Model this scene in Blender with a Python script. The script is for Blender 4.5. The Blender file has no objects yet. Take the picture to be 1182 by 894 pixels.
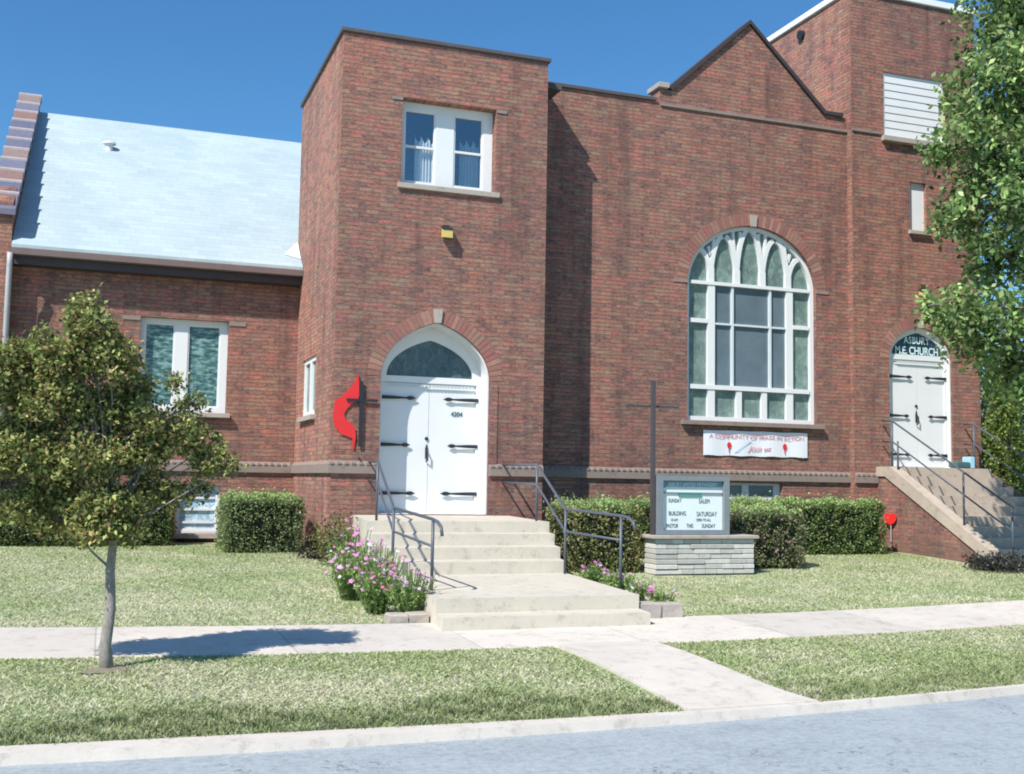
import bpy, math, random
import numpy as np
from mathutils import Vector, Matrix
from mathutils.geometry import tessellate_polygon
random.seed(7); RNG = np.random.default_rng(7)
R = math.radians
scene = bpy.context.scene
col = scene.collection

# ------------------------------------------------------------------ helpers
def tag(o, label=None, cat=None, group=None, kind=None):
    if label: o['label'] = label
    if cat: o['category'] = cat
    if group: o['group'] = group
    if kind: o['kind'] = kind
    return o

def empty(name, loc=(0, 0, 0), label=None, cat=None, group=None, rz=0):
    o = bpy.data.objects.new(name, None); col.objects.link(o)
    o.location = loc; o.rotation_euler = (0, 0, rz); o.empty_display_size = .2
    return tag(o, label, cat, group)

def world_loc(o):
    p = Vector((0, 0, 0))
    while o is not None:
        p += Vector(o.location); o = o.parent
    return p

class MB:
    """collects shapes given in world coordinates; build() links them as one mesh object"""
    def __init__(s): s.v = []; s.f = []; s.c = []
    def add(s, vs, fs, c=None):
        n = len(s.v); s.v += [tuple(p) for p in vs]; s.f += [tuple(i + n for i in f) for f in fs]
        s.c += [c or (1, 1, 1)] * len(vs); return s
    def box(s, x0, x1, y0, y1, z0, z1, c=None, b=0):
        if b <= 0:
            vs = [(x0,y0,z0),(x1,y0,z0),(x1,y1,z0),(x0,y1,z0),(x0,y0,z1),(x1,y0,z1),(x1,y1,z1),(x0,y1,z1)]
            return s.add(vs, [(0,3,2,1),(4,5,6,7),(0,1,5,4),(1,2,6,5),(2,3,7,6),(3,0,4,7)], c)
        vs = []
        for z, i in ((z0, b), (z0 + b, 0), (z1 - b, 0), (z1, b)):
            vs += [(x0+i,y0+i,z),(x1-i,y0+i,z),(x1-i,y1-i,z),(x0+i,y1-i,z)]
        fs = [(0,3,2,1),(12,13,14,15)]
        for k in range(3):
            for j in range(4):
                a = k*4+j; d = k*4+(j+1) % 4; fs.append((a, d, d+4, a+4))
        return s.add(vs, fs, c)
    def prism(s, pts, axis, a0, a1, c=None, holes=()):
        """polygon pts (2-D) extruded along axis from a0 to a1. axis 'y': pts=(x,z); 'x': (y,z); 'z': (x,y)"""
        def P(p, a):
            return {'y': (p[0], a, p[1]), 'x': (a, p[0], p[1]), 'z': (p[0], p[1], a)}[axis]
        loops = [list(pts)] + [list(h) for h in holes]
        flat = [p for l in loops for p in l]
        tris = tessellate_polygon([[Vector((p[0], p[1], 0)) for p in l] for l in loops])
        n = len(flat); vs = [P(p, a0) for p in flat] + [P(p, a1) for p in flat]
        fs = []
        for t in tris:
            fs.append(tuple(t)); fs.append(tuple(i + n for i in reversed(t)))
        k = 0
        for l in loops:
            m = len(l)
            for i in range(m): fs.append((k+i, k+(i+1) % m, k+(i+1) % m+n, k+i+n))
            k += m
        return s.add(vs, fs, c)
    def tube(s, path, r, n=8, c=None, cap=True):
        path = [Vector(p) for p in path]; rr = r if isinstance(r, (list, tuple)) else [r]*len(path)
        vs = []; fs = []; up = None
        for i, p in enumerate(path):
            d = (path[min(i+1, len(path)-1)] - path[max(i-1, 0)]).normalized()
            if up is None:
                up = Vector((0, 0, 1)) if abs(d.z) < .9 else Vector((1, 0, 0))
            a = d.cross(up).normalized(); b = a.cross(d).normalized(); up = b
            for k in range(n):
                t = 2*math.pi*k/n; vs.append(p + (a*math.cos(t) + b*math.sin(t))*rr[i])
        for i in range(len(path)-1):
            for k in range(n):
                fs.append((i*n+k, i*n+(k+1) % n, (i+1)*n+(k+1) % n, (i+1)*n+k))
        if cap: fs.append(tuple(range(n-1, -1, -1))); fs.append(tuple(range((len(path)-1)*n, len(path)*n)))
        return s.add(vs, fs, c)
    def strip(s, pts, w, y0, y1, c=None):
        """flat bar of width w following 2-D pts (x,z), between y0 and y1"""
        L = []; Rr = []
        for i, p in enumerate(pts):
            a = pts[max(i-1, 0)]; b = pts[min(i+1, len(pts)-1)]
            d = math.hypot(b[0]-a[0], b[1]-a[1]) or 1; nx, nz = -(b[1]-a[1])/d, (b[0]-a[0])/d
            L.append((p[0]+nx*w/2, p[1]+nz*w/2)); Rr.append((p[0]-nx*w/2, p[1]-nz*w/2))
        n = len(pts); vs = []
        for q in (L, Rr):
            for y in (y0, y1): vs += [(x, y, z) for x, z in q]
        fs = []
        for i in range(n-1):
            fs += [(i, i+1, 2*n+i+1, 2*n+i), (n+i, 3*n+i, 3*n+i+1, n+i+1), (i, n+i, n+i+1, i+1), (2*n+i, 2*n+i+1, 3*n+i+1, 3*n+i)]
        fs += [(0, 2*n, 3*n, n), (n-1, 2*n-1, 4*n-1, 3*n-1)]
        return s.add(vs, fs, c)
    def build(s, name, mat, parent=None, smooth=False, fix=True):
        o0 = world_loc(parent) if parent is not None else Vector((0, 0, 0))
        me = bpy.data.meshes.new(name)
        me.from_pydata([(x-o0.x, y-o0.y, z-o0.z) for x, y, z in s.v], [], s.f)
        if any(q != (1, 1, 1) for q in s.c):
            at = me.color_attributes.new('tint', 'FLOAT_COLOR', 'POINT')
            at.data.foreach_set('color', np.array([(a, b, d, 1) for a, b, d in s.c], dtype=np.float32).ravel())
        if fix:
            import bmesh
            bm = bmesh.new(); bm.from_mesh(me); bmesh.ops.recalc_face_normals(bm, faces=bm.faces); bm.to_mesh(me); bm.free()
        if smooth: me.polygons.foreach_set('use_smooth', [True]*len(me.polygons))
        me.materials.append(mat); me.update()
        o = bpy.data.objects.new(name, me); col.objects.link(o)
        if parent is not None: o.parent = parent
        return o

def npmesh(name, V, F, mat, parent=None, tint=None):
    """fast mesh from numpy: V (n,3), F (m,k)"""
    if parent is not None: V = V - np.array(world_loc(parent))
    me = bpy.data.meshes.new(name); k = F.shape[1]
    me.vertices.add(len(V)); me.vertices.foreach_set('co', V.astype(np.float32).ravel())
    me.loops.add(F.size); me.loops.foreach_set('vertex_index', F.astype(np.int32).ravel())
    me.polygons.add(len(F)); me.polygons.foreach_set('loop_start', np.arange(0, F.size, k, dtype=np.int32))
    me.polygons.foreach_set('loop_total', np.full(len(F), k, dtype=np.int32))
    if tint is not None:
        at = me.color_attributes.new('tint', 'FLOAT_COLOR', 'POINT')
        at.data.foreach_set('color', np.c_[tint, np.ones(len(tint))].astype(np.float32).ravel())
    me.update(calc_edges=True); me.materials.append(mat)
    o = bpy.data.objects.new(name, me); col.objects.link(o)
    if parent is not None: o.parent = parent
    return o

def leaves(name, P, size, palette, mat, parent=None, aspect=.55, shade=None, up=0.35):
    """one rhombic folded leaf per point in P (n,3)"""
    n = len(P); d = RNG.normal(size=(n, 3)); d[:, 2] -= .25; d /= np.linalg.norm(d, axis=1)[:, None]
    nn = RNG.normal(size=(n, 3)); nn[:, 2] += up*3
    s = np.cross(d, nn); s /= np.linalg.norm(s, axis=1)[:, None] + 1e-9
    nrm = np.cross(s, d)
    L = size*RNG.uniform(.65, 1.3, n)[:, None]; W = L*aspect
    a = P - d*L/2; b = P + s*W/2 + nrm*L*.08; c = P + d*L/2; e = P - s*W/2 + nrm*L*.08
    V = np.stack([a, b, c, e], 1).reshape(-1, 3); F = np.arange(4*n).reshape(-1, 4)
    pal = np.array(palette); t = pal[RNG.integers(0, len(pal), n)]*RNG.uniform(.75, 1.25, n)[:, None]
    if shade is not None: t = t*shade[:, None]
    return npmesh(name, V, F, mat, parent, np.repeat(t, 4, 0))

# ------------------------------------------------------------------ materials
class NT:
    def __init__(s, name):
        s.m = bpy.data.materials.new(name); s.m.use_nodes = True; s.t = s.m.node_tree; s.n = s.t.nodes
        s.b = s.n['Principled BSDF']; s.out = s.n['Material Output']
    def node(s, typ, **kw):
        q = s.n.new(typ)
        for k, v in kw.items(): setattr(q, k, v)
        return q
    def link(s, a, b): s.t.links.new(a, b)
    def setin(s, q, i, v):
        if isinstance(v, bpy.types.NodeSocket): s.link(v, q.inputs[i])
        else: q.inputs[i].default_value = v
    def math(s, op, a, b=0, c=None):
        q = s.node('ShaderNodeMath', operation=op); s.setin(q, 0, a); s.setin(q, 1, b)
        if c is not None: s.setin(q, 2, c)
        return q.outputs[0]
    def mix(s, f, a, b, blend='MIX'):
        q = s.node('ShaderNodeMix', data_type='RGBA', blend_type=blend)
        s.setin(q, 0, f)
        for i, v in ((6, a), (7, b)):
            if isinstance(v, tuple) and len(v) == 3: v = (*v, 1)
            s.setin(q, i, v)
        return q.outputs[2]
    def pos(s): return s.node('ShaderNodeNewGeometry').outputs['Position']
    def noise(s, vec, scale, detail=3, rough=.6, out=0):
        q = s.node('ShaderNodeTexNoise'); s.link(vec, q.inputs['Vector'])
        q.inputs['Scale'].default_value = scale; q.inputs['Detail'].default_value = detail; q.inputs['Roughness'].default_value = rough
        return q.outputs[out]
    def ramp(s, f, stops, interp='LINEAR'):
        q = s.node('ShaderNodeValToRGB'); q.color_ramp.interpolation = interp; e = q.color_ramp.elements
        e[0].position = stops[0][0]; e[1].position = stops[-1][0]
        for p, _ in stops[1:-1]: e.new(p)
        for i, (p, c) in enumerate(stops):
            e[i].position = p; e[i].color = (*c, 1) if len(c) == 3 else c
        s.link(f, q.inputs[0]); return q.outputs[0]
    def xyz(s, v):
        q = s.node('ShaderNodeSeparateXYZ'); s.link(v, q.inputs[0]); return q.outputs
    def comb(s, x, y, z):
        q = s.node('ShaderNodeCombineXYZ')
        for i, v in enumerate((x, y, z)): s.setin(q, i, v)
        return q.outputs[0]
    def scalev(s, v, sc):
        q = s.node('ShaderNodeMapping'); s.link(v, q.inputs[0]); q.inputs['Scale'].default_value = sc; return q.outputs[0]
    def bump(s, h, st=.3, d=.01):
        q = s.node('ShaderNodeBump'); q.inputs['Strength'].default_value = st; q.inputs['Distance'].default_value = d
        s.link(h, q.inputs['Height']); s.link(q.outputs[0], s.b.inputs['Normal'])
    def color(s, c):
        s.setin(s.b, 'Base Color', (*c, 1) if isinstance(c, tuple) else c)
    def rough(s, r): s.setin(s.b, 'Roughness', r)

def simple(name, c, rough=.6, var=.12, scale=6, metallic=0, bump=0):
    t = NT(name); p = t.pos(); n = t.noise(p, scale, 4)
    t.color(t.mix(n, tuple(x*(1-var*1.6) for x in c), tuple(min(1, x*(1+var*1.6)) for x in c)))
    t.rough(rough); t.b.inputs['Metallic'].default_value = metallic
    if bump: t.bump(t.noise(p, scale*6, 3), bump, .01)
    return t.m

def brick_mat(name, light=1.0, warm=0):
    t = NT(name); g = t.node('ShaderNodeNewGeometry'); x, y, z = t.xyz(g.outputs['Position'])
    nx = t.xyz(g.outputs['True Normal'])[0]
    side = t.math('GREATER_THAN', t.math('ABSOLUTE', nx), .7)
    u = t.math('ADD', t.math('MULTIPLY', x, t.math('SUBTRACT', 1, side)), t.math('MULTIPLY', y, side))
    H = .0677; W = .205
    rowf = t.math('DIVIDE', z, H); row = t.math('FLOOR', rowf)
    rn = t.node('ShaderNodeTexWhiteNoise', noise_dimensions='1D'); t.link(row, rn.inputs['W'])
    wob = t.math('MULTIPLY', t.math('SUBTRACT', rn.outputs[0], .5), .12)
    uf = t.math('ADD', t.math('ADD', t.math('DIVIDE', u, W), t.math('MULTIPLY', t.math('FLOORED_MODULO', row, 2), .5)), wob)
    cell = t.comb(t.math('FLOOR', uf), row, side)
    wn = t.node('ShaderNodeTexWhiteNoise', noise_dimensions='3D'); t.link(cell, wn.inputs['Vector'])
    L = light
    pal = [(0, (.085*L, .05*L, .055*L)), (.14, (.19*L, .078*L, .06*L)), (.30, (.27*L, .10*L, .075*L)), (.43, (.21*L, .14*L, .095*L)),
           (.56, (.29*L, .135*L, .095*L)), (.68, (.14*L, .09*L, .08*L)), (.78, (.25*L, .18*L, .115*L)), (.88, (.38*L, .11*L, .10*L)), (.95, (.08*L, .06*L, .065*L))]
    c = t.ramp(wn.outputs[0], pal, 'CONSTANT')
    # each brick is blotched along its length
    st = t.noise(t.comb(t.math('MULTIPLY', u, 16), t.math('MULTIPLY', z, 46), side), 1.0, 3, .75)
    c = t.mix(t.math('MULTIPLY', st, .95), c, t.ramp(t.noise(t.comb(t.math('MULTIPLY', u, 11), t.math('MULTIPLY', z, 38), 5), 1.0, 2, .7), [(.36, (.045*L, .035*L, .04*L)), (.44, (.16*L, .07*L, .055*L)), (.50, (.46*L, .12*L, .10*L)), (.56, (.40*L, .26*L, .18*L)), (.62, (.14*L, .10*L, .11*L)), (.70, (.30*L, .14*L, .12*L))]))
    fine = t.noise(g.outputs['Position'], 75, 3, .75); c = t.mix(t.math('MULTIPLY', fine, .5), c, t.mix(t.noise(g.outputs['Position'], 23, 2, .8), (.05*L, .05*L, .055*L), (.30*L, .21*L, .15*L)))
    big = t.noise(t.scalev(g.outputs['Position'], (1, 1, .55)), .55, 4, .65)
    c = t.mix(.9, c, t.ramp(big, [(.3, (.78, .80, .84)), (.5, (1, 1, 1)), (.7, (1.22+warm, 1.10, 1.02))]), 'MULTIPLY')
    stk = t.noise(t.comb(t.math('MULTIPLY', u, 2.6), t.math('MULTIPLY', z, .22), side), 1.0, 4, .7)
    c = t.mix(.8, c, t.ramp(stk, [(.36, (.66, .66, .70)), (.5, (1, 1, 1)), (.66, (1.18, 1.12, 1.08))]), 'MULTIPLY')
    damp = t.math('MULTIPLY', t.math('LESS_THAN', z, 9), t.math('SUBTRACT', 1, t.math('MINIMUM', 1, t.math('MAXIMUM', 0, t.math('MULTIPLY', t.math('SUBTRACT', z, .45), 2.2)))))
    c = t.mix(t.math('MULTIPLY', damp, .45), c, (.07, .06, .05))
    fr = t.math('FRACT', rowf); fu = t.math('FRACT', uf)
    mo = t.math('MAXIMUM', t.math('GREATER_THAN', fr, .80), t.math('MULTIPLY', t.math('GREATER_THAN', fu, .95), .6))
    md = t.noise(g.outputs['Position'], 9, 2)
    mcol = t.mix(md, (.045*L, .035*L, .035*L), (.20*L, .155*L, .135*L))  # mortar darkened; the shadow of the raked joints is put into its colour
    c = t.mix(t.math('MULTIPLY', mo, .8), c, mcol)
    t.color(c); t.rough(.92); t.b.inputs['Specular IOR Level'].default_value = .2
    h = t.math('ADD', t.math('MULTIPLY', t.math('SUBTRACT', 1, mo), .8), t.math('MULTIPLY', wn.outputs[0], .35))
    t.bump(h, .8, .01)
    return t.m

def tint_mat(name, rough=.6, trans=0, bumps=0, gain=1.0):
    t = NT(name); a = t.node('ShaderNodeAttribute', attribute_name='tint')
    c = a.outputs['Color']
    n = t.noise(t.pos(), 14, 3); c = t.mix(1, c, t.mix(n, (.75*gain,)*3, (1.25*gain,)*3), 'MULTIPLY')
    t.color(c); t.rough(rough); t.b.inputs['Specular IOR Level'].default_value = .25
    if bumps: t.bump(t.noise(t.pos(), 40, 3), bumps, .01)
    if trans:
        tr = t.node('ShaderNodeBsdfTranslucent'); t.link(c, tr.inputs[0]); mx = t.node('ShaderNodeMixShader'); mx.inputs[0].default_value = trans
        t.link(t.b.outputs[0], mx.inputs[1]); t.link(tr.outputs[0], mx.inputs[2]); t.link(mx.outputs[0], t.out.inputs[0])
    return t.m

def concrete(name, c, joints=0, stain=.25, jd=.6):
    t = NT(name); p = t.pos(); x, y, z = t.xyz(p)
    a = t.noise(p, 1.4, 5, .7); b = t.noise(p, 90, 2, .8)
    k = t.mix(a, tuple(v*(1-stain) for v in c), tuple(min(1, v*(1+stain*.6)) for v in c))
    k = t.mix(t.math('MULTIPLY', b, .5), k, tuple(v*.62 for v in c))
    sp = t.noise(p, 7, 4, .75); k = t.mix(.7, k, t.ramp(sp, [(.34, (.72, .70, .68)), (.46, (1, 1, 1)), (.68, (1.06, 1.06, 1.05))]), 'MULTIPLY')
    h = b
    if joints:
        f = t.math('FRACT', t.math('DIVIDE', x, joints)); j = t.math('LESS_THAN', f, .014/joints)
        j2 = t.math('MULTIPLY', j, jd); k = t.mix(j2, k, (.08, .075, .065))
        s = t.node('ShaderNodeTexWhiteNoise', noise_dimensions='1D'); t.link(t.math('FLOOR', t.math('DIVIDE', x, joints)), s.inputs['W'])
        k = t.mix(.5, k, t.mix(s.outputs[0], (.8, .8, .8), (1.12, 1.1, 1.08)), 'MULTIPLY')
    t.color(k); t.rough(.9); t.bump(h, .25, .006); return t.m

def shingles():
    t = NT('roof_shingles'); p = t.pos(); x, y, z = t.xyz(p)
    rf = t.math('DIVIDE', z, .098); row = t.math('FLOOR', rf)
    uf = t.math('ADD', t.math('DIVIDE', x, .30), t.math('MULTIPLY', row, .37))
    w = t.node('ShaderNodeTexWhiteNoise', noise_dimensions='2D'); t.link(t.comb(t.math('FLOOR', uf), row, 0), w.inputs['Vector'])
    c = t.mix(w.outputs[0], (.38, .465, .495), (.43, .515, .545))
    e = t.math('MAXIMUM', t.math('LESS_THAN', t.math('FRACT', rf), .15), t.math('LESS_THAN', t.math('FRACT', uf), .05))
    c = t.mix(t.math('MULTIPLY', e, .35), c, (.27, .38, .40))
    c = t.mix(.7, c, t.ramp(t.noise(p, .9, 4), [(.3, (.88, .9, .92)), (.7, (1.08, 1.06, 1.04))]), 'MULTIPLY')
    t.color(c); t.rough(.85); t.bump(t.math('FRACT', rf), .3, .01); return t.m

def glass_mat(name, tint=(.88, .94, .96)):
    t = NT(name); tr = t.node('ShaderNodeBsdfTransparent'); tr.inputs[0].default_value = (*tint, 1)
    gl = t.node('ShaderNodeBsdfGlossy'); gl.inputs['Roughness'].default_value = .05
    fr = t.node('ShaderNodeFresnel'); fr.inputs[0].default_value = 1.6
    f = t.math('ADD', t.math('MULTIPLY', fr.outputs[0], 1.1), .26)
    mx = t.node('ShaderNodeMixShader'); t.link(f, mx.inputs[0]); t.link(tr.outputs[0], mx.inputs[1]); t.link(gl.outputs[0], mx.inputs[2])
    t.link(mx.outputs[0], t.out.inputs[0]); return t.m

def leaded(name, a, b, scale=9, rough=.3):
    t = NT(name); p = t.pos(); v = t.node('ShaderNodeTexVoronoi'); t.link(t.scalev(p, (1, 1, .6)), v.inputs['Vector']); v.inputs['Scale'].default_value = scale
    c = t.mix(t.xyz(v.outputs['Color'])[0], a, b)
    v2 = t.node('ShaderNodeTexVoronoi', feature='DISTANCE_TO_EDGE'); t.link(t.scalev(p, (1, 1, .6)), v2.inputs['Vector']); v2.inputs['Scale'].default_value = scale
    c = t.mix(t.math('MULTIPLY', t.math('LESS_THAN', v2.outputs['Distance'], .05), .3), c, (.05, .06, .06))
    c = t.mix(.8, c, t.ramp(t.noise(p, 3, 3), [(.3, (.6, .65, .7)), (.7, (1.25, 1.25, 1.2))]), 'MULTIPLY')
    t.color(c); t.rough(rough); t.b.inputs['Specular IOR Level'].default_value = .6
    t.bump(t.noise(p, 22, 2), .2, .01); return t.m

def ripple_glass(name):
    t = NT(name); p = t.pos(); n = t.noise(t.scalev(p, (7, 7, 20)), 1.0, 3, .6)
    c = t.ramp(n, [(.36, (.03, .075, .08)), (.5, (.085, .18, .18)), (.64, (.24, .38, .36))])
    t.color(c); t.rough(.25); t.bump(n, .3, .01); return t.m

def lawn_mat():
    t = NT('lawn_soil'); p = t.pos(); a = t.noise(p, 1.1, 5, .65); b = t.noise(p, 40, 3, .8)
    c = t.ramp(a, [(.32, (.28, .36, .18)), (.5, (.42, .46, .28)), (.66, (.60, .57, .41))])
    c = t.mix(t.math('MULTIPLY', b, .45), c, (.12, .15, .07)); t.color(c); t.rough(1); t.bump(b, .5, .02)
    t.b.inputs['Specular IOR Level'].default_value = .1; return t.m

def asphalt():
    t = NT('asphalt'); p = t.pos(); a = t.noise(p, .6, 4); b = t.noise(p, 120, 2, .8)
    c = t.mix(a, (.37, .42, .45), (.43, .475, .50)); c = t.mix(t.math('MULTIPLY', b, .6), c, (.14, .165, .18)); c = t.mix(t.math('MULTIPLY', t.math('GREATER_THAN', t.noise(p, 55, 2, .9), .62), .45), c, (.60, .62, .62))
    c = t.mix(.9, c, t.ramp(t.noise(p, 16, 4, .85), [(.34, (.74, .75, .77)), (.5, (1, 1, 1)), (.64, (1.16, 1.15, 1.13))]), 'MULTIPLY')
    c = t.mix(.7, c, t.ramp(t.noise(p, 1.8, 4, .7), [(.36, (.84, .84, .86)), (.5, (1, 1, 1)), (.66, (1.06, 1.05, 1.04))]), 'MULTIPLY')
    v = t.node('ShaderNodeTexVoronoi', feature='DISTANCE_TO_EDGE'); v.inputs['Scale'].default_value = .55
    d = t.node('ShaderNodeVectorMath', operation='ADD'); t.link(p, d.inputs[0]); t.link(t.noise(p, 2.2, 4, .6, 1), d.inputs[1])
    t.link(t.scalev(d.outputs[0], (.5, 1.2, 1)), v.inputs['Vector'])
    cr = t.math('MULTIPLY', t.math('LESS_THAN', v.outputs['Distance'], .0022), t.math('GREATER_THAN', t.noise(p, .8, 2), .5))
    c = t.mix(t.math('MULTIPLY', cr, .75), c, (.12, .13, .14)); t.color(c); t.rough(.9); t.bump(b, .3, .005); return t.m

M = {}
M['brick'] = brick_mat('brick', 1.2)
M['brick_sunlit'] = brick_mat('brick_sunlit', 1.45, .05)  # lighter brick copy; the sun on the left walls is put into its colour
M['brick_base'] = brick_mat('brick_base', 1.25, .15)
M['arch'] = tint_mat('arch_brick', .92, 0, .4)
M['stone'] = concrete('limestone_band', (.30, .235, .205))
M['stone_lt'] = concrete('limestone_light', (.46, .40, .35))
M['coping'] = simple('coping_tile', (.09, .08, .085), .6, .2, 8)
M['parapet_tile'] = tint_mat('parapet_tile', .7)
M['white'] = simple('white_paint', (.74, .75, .75), .55, .03, 3)
M['white_metal'] = simple('white_coping_metal', (.82, .83, .83), .5, .03, 2)
M['lead'] = simple('grey_bar_paint', (.62, .68, .70), .5, .05, 4)
M['glass'] = glass_mat('window_glass')
M['glass_dark'] = simple('dark_pane', (.13, .175, .205), .15, .2, 3)
M['stained'] = leaded('obscure_leaded_glass', (.15, .22, .20), (.24, .32, .29), 17)
M['ripple'] = ripple_glass('teal_ripple_glass')
M['transom'] = leaded('transom_glass', (.05, .08, .09), (.10, .14, .15), 22, .2)
M['transom_dark'] = leaded('transom_dark_glass', (.012, .02, .035), (.03, .05, .08), 8, .15)
M['curtain'] = simple('curtain_cloth', (.92, .93, .92), .9, .03, 5)
M['curtain_reflection'] = leaded('curtained_glass_reflection', (.33, .52, .68), (.55, .70, .80), 7, .4)  # pale curtain behind glass; the light-blue reflection is painted into the colour
M['roof'] = shingles()
M['flat_roof'] = simple('flat_roof_tar', (.08, .08, .08), .9)
M['dark_wood'] = simple('dark_brown_fascia', (.055, .042, .045), .6, .2)
M['gutter'] = simple('gutter_brown', (.17, .12, .11), .5, .15)
M['pipe'] = simple('downspout_grey', (.42, .42, .43), .5)
M['iron'] = simple('black_iron', (.02, .022, .03), .5, .2, 20)
M['rail'] = simple('slate_painted_rail', (.085, .10, .13), .45, .2, 12)
M['red'] = simple('red_enamel', (.72, .028, .03), .4, .06)
M['concrete'] = concrete('step_concrete', (.66, .60, .50))
M['walk_plain'] = concrete('path_concrete', (.67, .61, .54), 0, .3)
M['side_concrete'] = concrete('weathered_step_concrete', (.54, .45, .37), 0, .4)
M['walk'] = concrete('sidewalk_concrete', (.69, .63, .56), 1.52, .2, .35)
M['kerb'] = concrete('kerb_concrete', (.68, .62, .55), 0, .35)
M['asphalt'] = asphalt()
M['lawn'] = lawn_mat()
M['leaf'] = tint_mat('leaf', .55, .35)
M['grass'] = tint_mat('grass_blade', .7, .3)
M['petal'] = tint_mat('petal', .6, .3)
M['bark'] = simple('bark', (.20, .17, .15), .95, .35, 25, 0, .6)
M['cross_steel'] = simple('cross_brown_steel', (.07, .06, .065), .5, .15, 12)
M['pale_bark'] = simple('pale_grey_bark', (.34, .31, .28), .95, .4, 30, 0, 1.0)
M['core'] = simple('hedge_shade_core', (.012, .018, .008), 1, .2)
M['ledge'] = tint_mat('ledge_stone', .9, 0, .5)
M['sign_metal'] = simple('sign_grey_metal', (.20, .23, .25), .5, .12, 12)
M['sign_white'] = simple('sign_panel_white', (.72, .79, .78), .4, .04, 4)
M['sign_blue'] = simple('sign_header_blue', (.14, .26, .33), .4, .15, 15)
M['ink'] = simple('sign_letter_ink', (.05, .12, .14), .6)
M['green'] = simple('sign_green_strip', (.07, .28, .23), .6)
M['banner'] = simple('banner_vinyl', (.80, .80, .84), .5, .03, 3)
M['banner_red'] = simple('banner_letter_red', (.70, .27, .32), .6)
M['banner_blue'] = simple('banner_swash_blue', (.58, .68, .80), .6)
M['lamp_yellow'] = simple('lamp_amber_lens', (.62, .46, .14), .3)
M['teal'] = simple('teal_plastic', (.05, .12, .13), .4)
M['pale_blue'] = simple('pale_blue_plastic', (.35, .60, .75), .4)
M['mulch'] = simple('mulch', (.26, .22, .16), 1, .4, 30, 0, .8)
M['letter_blue'] = simple('letter_light_blue', (.62, .86, .95), .5)

# ------------------------------------------------------------------ ground
def sm(t): t = max(0, min(1, t)); return t*t*(3-2*t)
def bow(x, c, k, lim=6.5):
    d = abs(x-c); return k*d*d if d < lim else k*lim*lim + 2*k*lim*.3*(d-lim)
def y_road(x): return 6.76 + bow(x, 2.2, .013)
def y_curb(x): return y_road(x) + .21 - .14*sm((x-.5)/5)
def y_near(x): return 8.96 + bow(x, 4.6, .015)
def y_far(x): return 10.30 + bow(x, 4.8, .018)
def gz(x, y):
    a, b, c = y_curb(x), y_near(x), y_far(x)
    if y < a: return .055
    if y < b: return .055 + .15*sm((y-a)/(b-a)*.9+.1)
    if y < c: return .205 + .035*(y-b)/(c-b)
    return .24 + .235*sm((y-c)/(17.3-c)*.85+.08)
XS = [-150, -80, -40, -25, -16, -11] + list(np.arange(-8, 20.01, .5)) + [24, 30, 40, 60, 100, 160]
def band(name, fy0, fy1, fz, mat, n, skirt=0):
    m = MB(); vs = []; fs = []; k = n+1
    for x in XS:
        for j in range(k):
            y = fy0(x) + (fy1(x)-fy0(x))*j/n; vs.append((x, y, fz(x, y)))
    for i in range(len(XS)-1):
        for j in range(n): fs.append((i*k+j, (i+1)*k+j, (i+1)*k+j+1, i*k+j+1))
    m.add(vs, fs)
    if skirt:
        q = len(m.v); s2 = []; 
        for i, x in enumerate(XS): s2 += [(x, fy0(x), fz(x, fy0(x))), (x, fy0(x)-.015, fz(x, fy0(x))-skirt)]
        m.add(s2, [(2*i, 2*i+1, 2*i+3, 2*i+2) for i in range(len(XS)-1)])
    return tag(m.build(name, mat, fix=False, smooth=False), kind='structure')
tag(MB().add([(-600,-600,-.09),(700,-600,-.09),(700,900,-.09),(-600,900,-.09)], [(0,1,2,3)]).build('ground', M['lawn']), kind='structure')
band('road', lambda x: -22, lambda x: y_road(x)+.02, lambda x, y: -.0 - .05*sm((3-y)/8)*0, M['asphalt'], 2)
band('kerb', y_road, y_curb, lambda x, y: .060, M['kerb'], 1, .065)
band('grass_verge', lambda x: y_curb(x)-.01, lambda x: y_near(x)+.05, lambda x, y: gz(x, y)-.012, M['lawn'], 6)
band('sidewalk', y_near, y_far, lambda x, y: gz(x, y)+.004, M['walk'], 2, .03)
band('lawn', lambda x: y_far(x)-.05, lambda x: 60, lambda x, y: gz(x, y)-.012 if y < 40 else gz(x, y), M['lawn'], 60)
# front walk crossing the verge
def walk_edges(y):
    t = (9.05-y)/2.2; return 3.70+.17*t-.05*max(0, t-.75)*4, 4.62+.24*t+.05*max(0, t-.75)*4
m = MB(); vs = []; ys = np.linspace(6.88, 9.05, 9)
for y in ys:
    a, b = walk_edges(y)
    for k in range(5):
        x = a+(b-a)*k/4; vs.append((x, max(y, y_curb(x)+.002), gz(x, max(y, y_curb(x)))+.004+.004*(y < 9)))
m.add(vs, [(i*5+k, i*5+k+1, i*5+k+6, i*5+k+5) for i in range(8) for k in range(4)])
q = len(m.v); edge = [i*5 for i in range(9)]+[44-0+k-0 for k in ()]; loop = [i*5 for i in range(9)]+[41, 42, 43, 44]+[i*5+4 for i in range(7, -1, -1)]+[3, 2, 1]
base_ = [(m.v[i][0], m.v[i][1], m.v[i][2]-.05) for i in loop]; top_ = [m.v[i] for i in loop]; k_ = len(loop)
m.add(top_+base_, [(i, (i+1) % k_, (i+1) % k_+k_, i+k_) for i in range(k_)])
tag(m.build('front_path', M['walk_plain']), kind='structure')

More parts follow.
